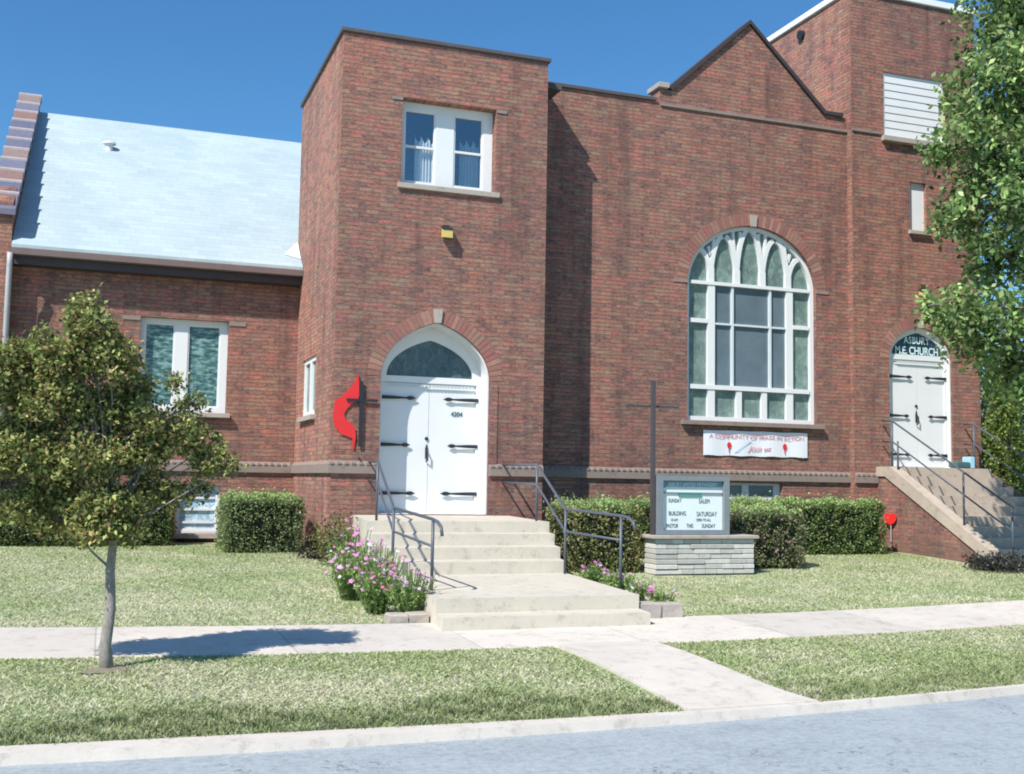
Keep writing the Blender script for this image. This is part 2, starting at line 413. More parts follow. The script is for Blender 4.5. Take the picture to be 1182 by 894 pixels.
# grass blades (nobody could count them)
def grass(n, x0, x1, fy0, fy1, h, name, dark):
    x = RNG.uniform(x0, x1, n*2); t = RNG.uniform(0, 1, n*2)
    a = np.array([fy0(v) for v in x]); b = np.array([fy1(v) for v in x]); y = a+(b-a)*t
    keep = np.ones(len(x), bool)
    w = (9.05-y)/2.2; keep &= ~((x > 3.66+.17*w) & (x < 4.66+.24*w) & (y < 9.1))
    keep &= ~((x > 2.93) & (x < 5.6) & (y > 9.5) & (y < 17)); keep &= ~((x > 3.1) & (x < 6.6) & (y > 16.2)); keep &= ~((x > 6.5) & (y > 17.2))
    keep &= ~((x > 13.3) & (x < 15.9) & (y > 14.4)); keep &= ~((x > 7) & (x < 8.8) & (y > 13.7) & (y < 14.4))
    # thinner where the patch noise says dry
    pn = .5+.32*np.sin(x*1.7+np.sin(y*2.3)*1.3)*np.cos(y*2.1+np.sin(x*1.1)*1.7)+.25*np.sin(x*5.1+2*np.sin(y*3.7))*np.sin(y*6.3+np.sin(x*4.4))
    x = x[keep][:n]; y = y[keep][:n]; t = t[keep][:n]; pn = pn[keep][:n]; n = len(x)
    z = np.array([gz(p, q) for p, q in zip(x, y)])-.012
    edge = dark(x, y, t)*np.clip(.8+.5*np.sin(x*9+np.sin(x*23))*np.sin(y*17+x*5), .2, 1)*RNG.uniform(.55, 1, n)
    big = np.sin(x*.9+1.3*np.sin(y*1.1))*np.sin(y*1.6+np.sin(x*.7)*2); pn = np.clip(pn+.38*big, -.3, 1.1)
    ang = RNG.uniform(0, 2*np.pi, n); hh = h*RNG.uniform(.4, 1.2, n)*(1+1.0*edge); wd = RNG.uniform(.006, .012, n)
    ln = h*RNG.uniform(.5, 2.0, n); a2 = RNG.uniform(0, 2*np.pi, n)
    P = np.c_[x, y, z]; s = np.c_[np.cos(ang)*wd, np.sin(ang)*wd, np.zeros(n)]
    T = P+np.c_[np.cos(a2)*ln, np.sin(a2)*ln, hh]
    V = np.stack([P-s, P+s, T], 1).reshape(-1, 3)
    gcol = np.array([(.34, .42, .17), (.41, .47, .21), (.27, .37, .15), (.46, .50, .26)])[RNG.integers(0, 4, n)]
    dry = np.array([(.66, .62, .45), (.56, .55, .38), (.72, .68, .52)])[RNG.integers(0, 3, n)]
    f = (RNG.uniform(0, 1, n) < np.clip(-.05+.95*pn-.8*edge, .03, .92))[:, None]
    c = np.where(f, dry, gcol); c = (c*.8+c.mean(0)*.2)*RNG.uniform(.9, 1.1, n)[:, None]; c = c*(1-.55*edge)[:, None]
    tag(npmesh(name, V, np.arange(3*n).reshape(-1, 3), M['grass'], None, np.repeat(c, 3, 0)), 'short patchy mown grass growing on the '+('verge between street and sidewalk' if 'verge' in name else 'lawn between sidewalk and church'), 'grass', kind='stuff')
grass(130000, -2.5, 11, lambda v: y_curb(v)-.02, y_near, .020, 'verge_grass', lambda x, y, t: np.clip((.36+.06*np.sin(x*3)-t)/.16, 0, 1)*np.clip(1.15-np.abs(x-1.2)*.12+ (x > 5.3)*.1, .25, 1))
grass(200000, -3.5, 19, y_far, lambda v: 19.6, .022, 'lawn_grass', lambda x, y, t: np.clip((.35-((x-.8)**2/3+(y-12.5)**2/1.2))/.5, 0, .6)*0+.12*(np.sin(x*.9+y*.7) > .5))

# ------------------------------------------------------------------ church
church = empty('church_building', (3.2, 16.5, .4), 'red brown brick church with flat topped entrance tower, gabled nave and pale roofed wing', 'church')
def arch_pts(cx, w, zs, h, n=24, e=.12, base=None):
    """pointed arch outline; from left spring over apex to right spring; base adds the two lower corners"""
    Rr = w*(1+e); ap = math.sqrt(Rr*Rr-(e*w)**2); a1 = math.acos(e*w/Rr); pts = []
    for i in range(n+1):
        a = a1*i/n; pts.append((cx+e*w-Rr*math.cos(a), zs+Rr*math.sin(a)*h/ap))
    pts += [(2*cx-x, z) for x, z in reversed(pts[:-1])]
    if base is not None: pts = [(cx-w, base)]+pts+[(cx+w, base)]
    return pts
def rect(x0, x1, z0, z1): return [(x0, z0), (x0, z1), (x1, z1), (x1, z0)]
def ringwall(name, outer, holes, y0, depth, mat, parent):
    return MB().prism(outer, 'y', y0, y0+depth, holes=holes).build(name, mat, parent)

DA = dict(cx=4.755, w=.868, zs=3.15, h=.87)        # main door arch
DB = dict(cx=14.495, w=.728, zs=4.02, h=.62)       # side door arch
BW = dict(cx=10.915, w=1.34, zs=5.17, h=1.12)      # big window
# tower
tw = ringwall('tower_wall', [(3.17,.2),(6.53,.2),(6.53,8.40),(3.17,8.40)],
    [arch_pts(**DA, base=1.07, e=.7), rect(4.12, 5.655, 6.15, 7.50)], 16.5, .30, M['brick'], church)
w = ringwall('tower_side_wall', [(0,0)]*0 or [(16.802,.2),(20.3,.2),(20.3,8.40),(16.802,8.40)], [], 0, .3, M['brick'], None) if False else None
m = MB(); m.prism([(16.802,.2),(20.3,.2),(20.3,8.4),(16.802,8.4)], 'x', 3.172, 3.45, holes=[rect(18.05, 19.3, 2.62, 3.60)])
tsw = m.build('tower_side_wall', M['brick_sunlit'], church)
MB().box(6.25, 6.528, 16.802, 17.5, .2, 8.4).build('tower_return_wall', M['brick'], church)
MB().box(3.452, 6.9, 20.0, 20.3, .2, 8.4).build('tower_rear_wall', M['brick'], church)
MB().box(3.46, 6.9, 16.81, 20.0, 8.1, 8.2).build('tower_roof', M['flat_roof'], church)
m = MB(); m.box(3.13, 6.57, 16.46, 16.86, 8.402, 8.47, b=.01); m.box(3.13, 3.50, 16.862, 20.33, 8.402, 8.47, b=.01); m.box(6.2, 6.53, 16.862, 20.33, 8.402, 8.47, b=.01)
m.build('tower_coping', M['coping'], tw)
# wing
ww = ringwall('wing_wall', [(-1.55,.2),(3.168,.2),(3.168,5.28),(-1.55,5.28)],
    [rect(.50, 1.97, 2.69, 4.30), rect(1.2, 1.93, .62, 1.44)], 20.0, .3, M['brick'], church)
# roof of the wing
def roofplane(x0, x1): return None
m = MB(); y0, z0, y1, z1 = 19.62, 5.24, 24.3, 8.86
ya = 20.32; za = z0+(z1-z0)*(ya-y0)/(y1-y0)
m.prism([(y0,z0),(y0,z0+.06),(y1,z1+.06),(29,5.3),(29,5.24),(y1,z1)], 'x', -1.55, 3.166)
m.prism([(ya,za),(ya,za+.06),(y1,z1+.06),(29,5.3),(29,5.24),(y1,z1)], 'x', 3.166, 6.4)
wr = m.build('wing_roof', M['roof'], church)
MB().prism([(y1-.1,z1-.03),(y1,z1+.085),(y1+.1,z1-.02)], 'x', -1.55, 6.3).build('ridge_cap', M['roof'], wr)
m = MB(); m.tube([(-.16,23.1,7.9),(-.16,23.1,8.10)], .07, 12); m.tube([(-.16,23.1,8.1),(-.16,23.1,8.13),(-.16,23.1,8.16)], [.13,.12,.04], 12)
m.build('roof_vent', M['white'], wr)
MB().add([(2.88,19.95,5.57),(3.16,19.85,5.49),(3.16,20.35,5.89),(3.16,20.2,5.82)], [(0,1,3),(0,3,2),(1,2,3),(0,2,1)]).build('flashing', M['white'], wr)
m = MB(); m.box(-1.55, 3.165, 19.60, 19.72, 5.13, 5.25, b=.012); fa = m.build('gutter', M['gutter'], church)
MB().box(-1.55, 3.165, 19.74, 19.998, 5.0, 5.2).build('fascia', M['dark_wood'], church)
MB().tube([(-1.56,19.57,5.15),(-1.56,19.60,4.95),(-1.565,19.63,4.8),(-1.565,19.63,.5)], .045, 10).build('downspout', M['pipe'], church, smooth=True)
# stepped gable parapet of the wing
def par(y): return 5.9+(y-19.8)*.705
MB().prism([(19.7,.2),(19.7,6.0),(24.4,par(24.3)),(29.0,6.0),(29.0,.2)], 'x', -1.90, -1.56).build('wing_gable_wall', M['brick'], church)
m = MB(); n = 11; pal = [(.15,.15,.21),(.12,.13,.19),(.23,.145,.135),(.15,.16,.22),(.24,.18,.17),(.13,.14,.20)]
for i in range(n):
    ya, yb = 19.62+(24.42-19.62)*i/n, 19.62+(24.42-19.62)*(i+1)/n-.05; za, zb = par(ya), par(yb)
    m.prism([(ya,za+.004),(ya,za+.10),(yb,zb+.16),(yb,zb+.004)], 'x', -1.93, -1.52, pal[i % 6])
    m.prism([(yb,zb+.004),(yb,zb+.19),(yb+.05,zb+.22),(yb+.05,zb+.04)], 'x', -1.94, -1.51, (.42,.36,.36))
m.build('gable_coping', M['parapet_tile'], church)
# nave front
nw = ringwall('nave_wall', [(6.532,.2),(12.968,.2),(12.968,8.57),(12.45,8.57),(10.84,10.05),(9.22,8.60),(9.0,8.60),(9.0,8.35),(6.532,8.35)],
    [arch_pts(**BW, base=2.72, e=.02), rect(9.95, 11.53, 1.33, 1.635)], 17.35, .32, M['brick'], church)
m = MB()
m.box(6.532, 8.93, 17.31, 17.72, 8.352, 8.42, b=.01); m.build('parapet_coping', M['coping'], nw)
m = MB()
m.strip([(9.20,8.615),(10.84,10.105),(12.46,8.605),(12.86,8.605)], .075, 17.30, 17.72); m.build('gable_coping', M['dark_wood'], nw)
MB().box(8.95, 9.16, 17.28, 17.74, 8.602, 8.70, b=.01).build('kneeler_stone', M['stone_lt'], nw)
MB().box(9.02, 12.966, 17.32, 17.35, 8.285, 8.335).build('string_course', M['stone'], nw)
MB().box(6.86, 12.96, 17.68, 29.8, 7.9, 8.0).build('nave_roof', M['flat_roof'], church)
MB().box(6.9, 13.3, 29.8, 30, .2, 9).build('nave_rear_wall', M['brick'], church)
# right tower
rw = ringwall('bell_tower_wall', [(12.97,.2),(15.90,.2),(15.90,11.0),(12.97,11.0)],
    [arch_pts(**DB, base=1.98), rect(13.70, 15.125, 8.27, 9.53), rect(14.29, 14.675, 6.50, 7.45)], 17.2, .30, M['brick'], church)
MB().box(12.972, 13.25, 17.502, 21.6, .2, 11.0).build('bell_tower_side_wall', M['brick_sunlit'], church)
MB().box(15.62, 15.898, 17.502, 21.6, .2, 11.0).build('bell_tower_side_wall', M['brick'], church)
MB().box(13.252, 15.618, 21.3, 21.6, .2, 11.0).build('bell_tower_rear_wall', M['brick'], church)
MB().box(13.26, 15.61, 17.51, 21.3, 10.7, 10.8).build('bell_tower_roof', M['flat_roof'], church)
m = MB(); m.box(12.92, 15.95, 17.15, 17.56, 11.002, 11.13, b=.01); m.box(12.92, 13.3, 17.562, 21.65, 11.002, 11.13, b=.01); m.box(15.57, 15.95, 17.562, 21.65, 11.002, 11.13, b=.01)
m.build('bell_tower_coping', M['white_metal'], rw)
MB().tube([(12.9,18.77,10.72),(13.0,18.77,10.74)], .095, 14).build('overflow_pipe', M['iron'], rw)
for a, b in ((12.972, 13.63), (15.2, 15.898)): MB().box(a, b, 17.17, 17.2, 8.285, 8.335).build('string_course', M['stone'], rw)
# water table band
def wt(x0, x1, y, parent, z0=1.665, z1=1.86):
    m = MB(); m.prism([(y-.002,z0),(y-.05,z0+.01),(y-.05,z1-.05),(y-.002,z1)], 'x', x0, x1)
    k = x0+.02
    while k < x1-.06: m.box(k, k+.055, y-.062, y-.05, z1-.055, z1-.02, (1.25,1.25,1.25)); k += .11
    return m.build('water_table', M['stone'], parent)
wt(3.12, 3.885, 16.5, tw); wt(5.63, 6.53, 16.5, tw); wt(-1.55, 3.118, 20.0, ww); wt(6.532, 12.968, 17.35, nw); wt(12.97, 13.46, 17.2, rw)
m = MB(); m.prism([(3.172,1.665),(3.122,1.675),(3.122,1.81),(3.172,1.86)], 'y', 16.502, 19.95); m.build('water_table', M['stone'], tsw)
# brick arch rings + keystones
def arch_ring(spec, y, parent, t=.215, e=.12, key=(.13, .2)):
    m = MB(); P = arch_pts(**spec, e=e, n=90); cx, zs = spec['cx'], spec['zs']
    L = [0]
    for a, b in zip(P, P[1:]): L.append(L[-1]+math.dist(a, b))
    def at(s):
        s = max(0, min(L[-1], s)); i = max(k for k in range(len(L)) if L[k] <= s); i = min(i, len(P)-2)
        f = (s-L[i])/(L[i+1]-L[i]); p = (P[i][0]+(P[i+1][0]-P[i][0])*f, P[i][1]+(P[i+1][1]-P[i][1])*f)
        d = (P[i+1][0]-P[i][0], P[i+1][1]-P[i][1]); q = math.hypot(*d); return p, (-d[1]/q, d[0]/q)
    n = int(L[-1]/.072)
    for i in range(n):
        (p, a), (q, b) = at(L[-1]*i/n+.0035), at(L[-1]*(i+1)/n-.0035)
        c = random.choice([(.29,.15,.12),(.33,.17,.13),(.25,.13,.105),(.36,.20,.155),(.31,.13,.115),(.29,.18,.13)])
        v = [(p[0]+a[0]*.004,p[1]+a[1]*.004),(q[0]+b[0]*.004,q[1]+b[1]*.004),(q[0]+b[0]*t,q[1]+b[1]*t),(p[0]+a[0]*t,p[1]+a[1]*t)]
        m.prism(v, 'y', y-.006, y+.02, c)
    m.build('brick_arch', M['arch'], parent)
    z = zs+spec['h']; k = key[0]/2
    MB().prism([(cx-k*.8,z-.01),(cx+k*.8,z-.01),(cx+k*1.15,z+key[1]),(cx-k*1.15,z+key[1])], 'y', y-.035, y+.02).build('keystone', M['stone_lt'], parent)
arch_ring(DA, 16.5, tw, e=.7); arch_ring(BW, 17.35, nw, .22, .02); arch_ring(DB, 17.2, rw, .21, .12, (.12, .17))
# small impost stones
for x in (9.30, 12.26): MB().box(x, x+.27, 17.335, 17.36, 5.15, 5.21).build('impost_stone', M['stone'], nw)
m = MB()
for x in (5.625,): m.box(x, x+.13, 16.485, 16.51, 1.862, 3.1)
m.build('door_quoin', M['brick_base'], tw)

# windows
def sash_window(name, X, Z, y, cols, head, bars, pane_mat, parent=church, fw=.07, curtain=None, sill=True, label=None, lintel=False, sillx=.06):
    """X,Z opening; cols = glass spans; frame in recess at y..y+.06"""
    x0, x1 = X; z0, z1 = Z; g0, g1 = head
    fr = MB().prism(rect(x0, x1, z0, z1), 'y', y, y+.07, holes=[rect(a, b, g0, g1) for a, b in cols]).build(name, M['white'], parent)
    m = MB()
    for a, b in cols: m.add([(a, y+.045, g0), (b, y+.045, g0), (b, y+.045, g1), (a, y+.045, g1)], [(0, 1, 2, 3)])
    m.build('pane', pane_mat, fr)
    m = MB()
    for a, b in cols:
        m.box(a, a+.025, y+.012, y+.05, g0, g1); m.box(b-.025, b, y+.012, y+.05, g0, g1)
        m.box(a+.025, b-.025, y+.012, y+.05, g0, g0+.03); m.box(a+.025, b-.025, y+.012, y+.05, g1-.025, g1)
        for z in bars: m.box(a+.025, b-.025, y+.01, y+.052, z-.018, z+.018)
    m.build('sash', M['white'], fr)
    if sill: MB().box(x0-sillx, x1+sillx, y-.24, y+.06, z0-.085, z0-.004, b=.006).build('sill', M['stone_lt'], fr)
    if label: fr['label'] = label
    return fr
tf = sash_window('window', (4.12, 5.655), (6.15, 7.50), 16.69, [(4.20, 4.71), (5.01, 5.50)], (6.225, 7.385), [6.80], M['glass'])
for a, b, z1 in ((4.40, 4.70, 7.02), (5.14, 5.46, 7.05)):
    m = MB(); vs = []; k = 26
    for i in range(k):
        x = a+(b-a)*i/(k-1); yy = 16.79+.025*math.sin(i*1.5); vs += [(x, yy, 6.22), (x, yy*1, z1-.12*abs(math.sin(i*.35)))]
    m.add(vs, [(2*i, 2*i+2, 2*i+3, 2*i+1) for i in range(k-1)])
    m.build('curtain', M['curtain'], tf, fix=False)
for a in (3.95, 5.657): MB().box(a, a+.168, 16.485, 16.52, 7.45, 7.50).build('lintel_stone', M['stone'], tf)
wf = sash_window('window', (.50, 1.97), (2.69, 4.30), 20.12, [(.58, 1.075), (1.295, 1.845)], (2.785, 4.215), [], M['ripple'])
for a in (.205, 1.972): MB().box(a, a+.29, 19.985, 20.02, 4.23, 4.30).build('lintel_stone', M['stone'], wf)
bf = sash_window('basement_window', (1.2, 1.93), (.62, 1.44), 20.08, [(1.245, 1.885)], (.665, 1.395), [.80, 1.02, 1.22], M['curtain_reflection'])
bf2 = sash_window('basement_window', (9.95, 11.53), (1.33, 1.635), 17.45, [(9.99, 10.78), (10.86, 11.43)], (1.37, 1.62), [], M['glass_dark'], sill=False)
# narrow side window of the tower (faces left)
m = MB(); m.prism(rect(18.05, 19.3, 2.62, 3.60), 'x', 3.20, 3.27, holes=[rect(18.13, 18.60, 2.70, 3.52), rect(18.75, 19.22, 2.70, 3.52)])
sf = m.build('side_window', M['white'], church)
MB().add([(3.24,18.1,2.66),(3.24,19.25,2.66),(3.24,19.25,3.56),(3.24,18.1,3.56)], [(0,1,2,3)]).build('pane', M['stained'], sf)
MB().box(3.10, 3.26, 17.98, 19.37, 2.54, 2.616).build('sill', M['stone_lt'], sf)
MB().tube([(3.16,18.8,1.0),(3.08,18.8,1.0),(3.06,18.8,.92),(3.06,18.8,.78)], .035, 10).build('drain_spout', M['white'], tsw)

# big arched window
Y = 17.43
bigw = MB().prism(arch_pts(**BW, base=2.72, e=.02), 'y', Y, Y+.09, holes=[arch_pts(BW['cx'], BW['w']-.075, BW['zs'], BW['h']-.07, base=2.80, e=.02)]).build('arched_window', M['white'], church)
mull = MB()
for x, w_, za, zb in ((10.107,.14,2.80,5.17),(11.741,.14,2.80,5.17),(10.675,.11,2.80,3.28),(11.20,.11,2.80,3.28)):
    mull.box(x-w_/2, x+w_/2, Y+.003, Y+.08, za, zb)
mull.build('mullion', M['white'], bigw)
mb = MB()
mb.box(9.675, 12.155, Y-.012, Y+.07, 3.285, 3.365); mb.box(9.675, 12.155, Y-.012, Y+.07, 5.165, 5.225)
mb.box(9.675, 10.036, Y-.002, Y+.07, 4.47, 4.545); mb.box(11.812, 12.155, Y-.002, Y+.07, 4.47, 4.545)
mb.build('transom_bar', M['white'], bigw)
mb = MB()
for x in (10.545, 11.334): mb.box(x-.022, x+.022, Y+.01, Y+.06, 3.366, 5.164)
mb.box(10.178, 11.67, Y+.014, Y+.056, 4.455, 4.49); mb.build('glazing_bar', M['lead'], bigw)
tr = MB(); zs = 5.225
mx = [9.60, 10.10, 10.635, 11.17, 11.715, 12.23]; ap = [5.74, 6.02, 6.19, 6.03, 5.72]
def inside(x, z):
    w_, h_ = BW['w']-.05, BW['h']-.045; return ((x-BW['cx'])/w_)**2+((z-BW['zs'])/h_)**2 < 1
for k, x in enumerate(mx):
    for sgn in (-1, 1):
        li = k-1 if sgn < 0 else k
        if li < 0 or li > 4 or (k in (0, 5)): continue
        xc = (mx[li]+mx[li+1])/2; za = ap[li]; pts = []
        for i in range(17):
            a = math.pi/2*i/16*.93; px = x+(xc-x)*(1-math.cos(a)); pz = zs+(za+.06-zs)*math.sin(a)
            if inside(px, pz): pts.append((px, pz))
        tr.strip(pts, .085, Y+.006+.002*(sgn > 0)+.0008*k, Y+.07)
    if 0 < k < 5:
        tr.strip([(x, zs), (x, zs+.25)], .12, Y+.001, Y+.07)
        # upper fork
        xt = x+(x-BW['cx'])*.02; z0 = zs+.46
        for sgn in (-1, 1):
            pts = [(x+sgn*.01, z0+.02), (x+sgn*.05, z0+.18), (x+sgn*.07+.0, z0+.34), (x+sgn*.075, z0+.5)]
            pts = [p for p in pts if inside(*p)]
            if len(pts) > 1: tr.strip(pts, .05, Y+.012+.001*k, Y+.07)
tr.build('tracery', M['white'], bigw)
def archpane(cx, w_, zs_, h_, base, y, e): return MB().prism(arch_pts(cx, w_, zs_, h_, base=base, e=e), 'y', y, y+.01)
archpane(BW['cx'], BW['w']-.06, BW['zs'], BW['h']-.04, 2.75, Y+.07, .02).build('leaded_pane', M['stained'], bigw)
MB().box(10.18, 11.668, Y+.058, Y+.0695, 3.366, 5.164).build('clear_pane', M['glass_dark'], bigw)
MB().box(9.45, 12.36, 17.24, 17.43, 2.635, 2.716, b=.006).build('sill', M['stone'], bigw)

# louvre and slit of the bell tower
lv = MB().prism(rect(13.70, 15.125, 8.27, 9.53), 'y', 17.22, 17.30, holes=[rect(13.74, 15.085, 8.31, 9.49)]).build('belfry_louvre', M['white'], church)
m = MB(); n = 8
for i in range(n):
    za = 8.31+(9.49-8.31)*i/n; zb = za+(9.49-8.31)/n
    m.prism([(17.224, za+.003), (17.30, za+.003), (17.30, zb+.002), (17.236, zb+.002)], 'x', 13.742, 15.083)
m.build('slat', M['white'], lv)
MB().box(13.64, 15.19, 17.10, 17.3, 8.165, 8.262, b=.006).build('sill', M['stone_lt'], lv)
sl = MB().prism(rect(14.29, 14.675, 6.50, 7.45), 'y', 17.275, 17.32).build('slit_window_board', M['white'], church)
MB().box(14.24, 14.73, 17.12, 17.32, 6.425, 6.495, b=.005).build('sill', M['stone_lt'], sl)

# doors
def strap(m, x, z, L, d, y, t=.045):
    """iron strap hinge, d=+1 runs to the right"""
    X = lambda a: x+d*a*L
    pts = [(0,-.5),(.0,.5),(.35,.42),(.72,.22),(.80,.5),(.88,.55),(1,.0),(.88,-.55),(.80,-.5),(.72,-.22),(.35,-.42)]
    m.prism([(X(a), z+b*t*1.3) for a, b in pts], 'y', y-.012, y-.001)
def double_door(spec, base, ytop, yd, glass_mat_, gw, gz0, gh, parent, hz, hl, name='double_door', e=.12, ge=.9):
    cx, w_, zs_, h_ = spec['cx'], spec['w'], spec['zs'], spec['h']
    fr = MB().prism(arch_pts(**spec, base=base+.003, e=e), 'y', yd-.03, yd+.05,
        holes=[arch_pts(cx, gw, gz0, gh, e=ge), rect(cx-w_+.10, cx+w_-.10, base+.004+.012, gz0-.10)]).build(name, M['white'], parent)
    MB().prism(arch_pts(cx, gw+.02, gz0-.01, gh+.02, e=ge), 'y', yd+.01, yd+.02).build('transom_pane', glass_mat_, fr)
    zt = gz0-.104
    MB().prism(arch_pts(cx, w_-.002, zs_, h_-.002, base=base+.004, e=e), 'y', ytop+.04, yd-.031, holes=[arch_pts(cx, w_-.028, zs_, h_-.03, base=base+.006, e=e)]).build('jamb_lining', M['white'], fr)
    for sgn, a, b in ((-1, cx-w_+.104, cx-.003), (1, cx+.003, cx+w_-.104)):
        lf = MB().box(a, b, yd, yd+.045, base+.02, zt).build('door_leaf', M['white'], fr)
        # raised panel mouldings
        mm = MB()
        k = (b-a)/4
    k = cx-w_+.16; pts = [(k, gz0-.13), (cx+w_-.16, gz0-.13)]; q = cx+w_-.16
    while q > k+.06: pts += [(q, gz0-.16), (q-.035, gz0-.16), (q-.035, gz0-.14), (q-.06, gz0-.14)]; q -= .06
    MB().prism(pts, 'y', yd-.045, yd-.031).build('dentil_moulding', M['lead'], fr)
    for z, l in zip(hz, hl):
        for sgn in (-1, 1):
            q = MB(); strap(q, cx+sgn*(w_-.07), z, l, -sgn, yd-.034); q.build('hinge', M['iron'], fr)
    q = MB(); q.prism([(cx-.045,base+.85),(cx-.012,base+.85),(cx-.01,base+1.0),(cx-.028,base+1.08),(cx-.048,base+1.0)], 'y', yd-.02, yd)
    q.tube([(cx-.03,yd-.02,base+.80),(cx-.03,yd-.07,base+.84),(cx-.03,yd-.07,base+.95),(cx-.03,yd-.02,base+.99)], .012, 8); q.build('handle', M['iron'], fr)
    q = MB(); q.tube([(cx-.03,yd-.02,base+1.16),(cx-.03,yd,base+1.16)], .028, 12); q.build('lock', M['iron'], fr)
    MB().box(cx-w_+.004, cx+w_-.004, ytop, yd+.1, base-.05, base+.002).build('threshold', M['stone_lt'], fr)
    return fr
d1 = double_door(DA, 1.075, 16.505, 16.88, M['transom'], .70, 3.20, .58, church, (2.86, 2.13, 1.385), (.58, .5, .6), e=.7)
d2 = double_door(DB, 1.985, 17.205, 17.32, M['transom_dark'], .60, 4.12, .43, church, (3.69, 2.95, 2.22), (.52, .44, .46))
def text(s, size, loc, mat, parent, name='lettering', rot=(R(90), 0, 0), extrude=.0012, spacing=1.0, shear=0, align='CENTER', sx=1, bold=0):
    cu = bpy.data.curves.new(name, 'FONT'); cu.body = s; cu.size = size; cu.extrude = extrude; cu.align_x = align; cu.space_character = spacing; cu.shear = shear; cu.offset = bold
    o = bpy.data.objects.new('tmp', cu); col.objects.link(o); bpy.context.view_layer.update()
    me = bpy.data.meshes.new_from_object(o); col.objects.unlink(o); bpy.data.objects.remove(o)
    me.name = name; me.transform(Matrix.Diagonal((sx, 1, 1, 1)))
    me.materials.clear(); me.materials.append(mat)
    t = bpy.data.objects.new(name, me); col.objects.link(t); t.rotation_euler = rot
    p = world_loc(parent) if parent is not None else Vector((0, 0, 0)); t.location = Vector(loc)-p
    if parent is not None: t.parent = parent
    return t
text('4204', .10, (5.21, 16.872, 2.60), M['ink'], d1, 'house_number', sx=.95, bold=.002)
text('ASBURY', .185, (14.50, 17.318, 4.34), M['letter_blue'], d2, sx=.82, spacing=1.12, bold=.004)
text('M.E. CHURCH', .205, (14.50, 17.316, 4.135), M['letter_blue'], d2, sx=.80, spacing=1.0, bold=.004)

# wall lamps
def lamp(x, y, z, label):
    e = empty('wall_lamp', (x, y, z), label, 'lamp', 'box lamps on the brick front')
    MB().box(x-.05, x+.05, y-.03, y-.001, z-.02, z+.13, b=.006).build('bracket', M['iron'], e)
    MB().prism([(y-.03,z-.07),(y-.15,z-.09),(y-.15,z+.03),(y-.03,z+.08)], 'x', x-.075, x+.075).build('lens', M['lamp_yellow'], e)
    MB().prism([(y-.03,z+.082),(y-.16,z+.032),(y-.16,z+.05),(y-.03,z+.10)], 'x', x-.085, x+.085).build('hood', M['iron'], e)
lamp(4.85, 16.5, 5.42, 'small amber box lamp on the tower between window and arched door')
lamp(14.52, 17.2, 5.26, 'small amber box lamp under the narrow slit of the tall right tower')

# cross and flame emblem
em = empty('wall_emblem', (3.6, 16.5, 2.4), 'red flame and black cross emblem fixed to brick left of the door', 'emblem')
def ez(x, y):
    px, py = 375+x/8.13, 420+y/8.13
    return 3.890+(px-436.8)*.01368+.004, 2.056+(517-py)*.01299
fl = [(290,98),(300,180),(302,300),(292,345),(255,365),(200,420),(170,480),(190,532),(245,568),(275,612),(282,690),(268,805),(255,800),(252,700),(150,668),(100,610),(75,530),(80,430),(90,325),(104,350),(150,308),(205,248),(250,190),(280,130)]
MB().prism([ez(*p) for p in fl], 'y', 16.476, 16.488).build('flame', M['red'], em)
a = ez(318, 168); b = ez(318, 780); c = ez(190, 334); d = ez(470, 353)
m = MB(); m.box(a[0]-.022, a[0]+.030, 16.456, 16.475, b[1], a[1]); m.box(c[0], d[0], 16.452, 16.472, (c[1]+d[1])/2-.02, (c[1]+d[1])/2+.02); m.build('cross', M['iron'], em)
for z in (1.9, 2.75): MB().tube([(a[0], 16.45, z), (a[0], 16.5, z)], .012, 6).build('standoff', M['iron'], em)

# banner
bn = empty('banner', (10.96, 17.33, 2.33), 'white vinyl banner with faded red lettering hung under the arched window', 'banner')
vs = []; n = 24
for i in range(n+1):
    x = 9.885+2.15*i/n; yy = 17.325-.008*math.sin(i*.9); vs += [(x, yy, 2.112+.006*math.sin(i*1.3)), (x, yy, 2.555-.004*math.sin(i*.8))]
MB().add(vs, [(2*i, 2*i+2, 2*i+3, 2*i+1) for i in range(n)]).build('sheet', M['banner'], bn)
text('A COMMUNITY OF PRAISE IN ACTION', .105, (10.98, 17.3125, 2.42), M['banner_red'], bn, sx=1.08)
text('Join us', .13, (11.02, 17.3125, 2.21), M['banner_red'], bn, shear=.4, sx=1.3)
MB().prism([(10.50,2.17),(10.58,2.17),(10.86,2.38),(10.80,2.38)], 'y', 17.3135, 17.315).build('swash', M['banner_blue'], bn)
for x in (10.40, 11.55):
    MB().prism([(x-.045,2.32),(x,2.36),(x+.045,2.32),(x+.03,2.26),(x,2.235),(x-.035,2.26)], 'y', 17.311, 17.3145).box(x-.008, x+.008, 17.311, 17.3145, 2.17, 2.236).build('printed_flame', M['red'], bn)

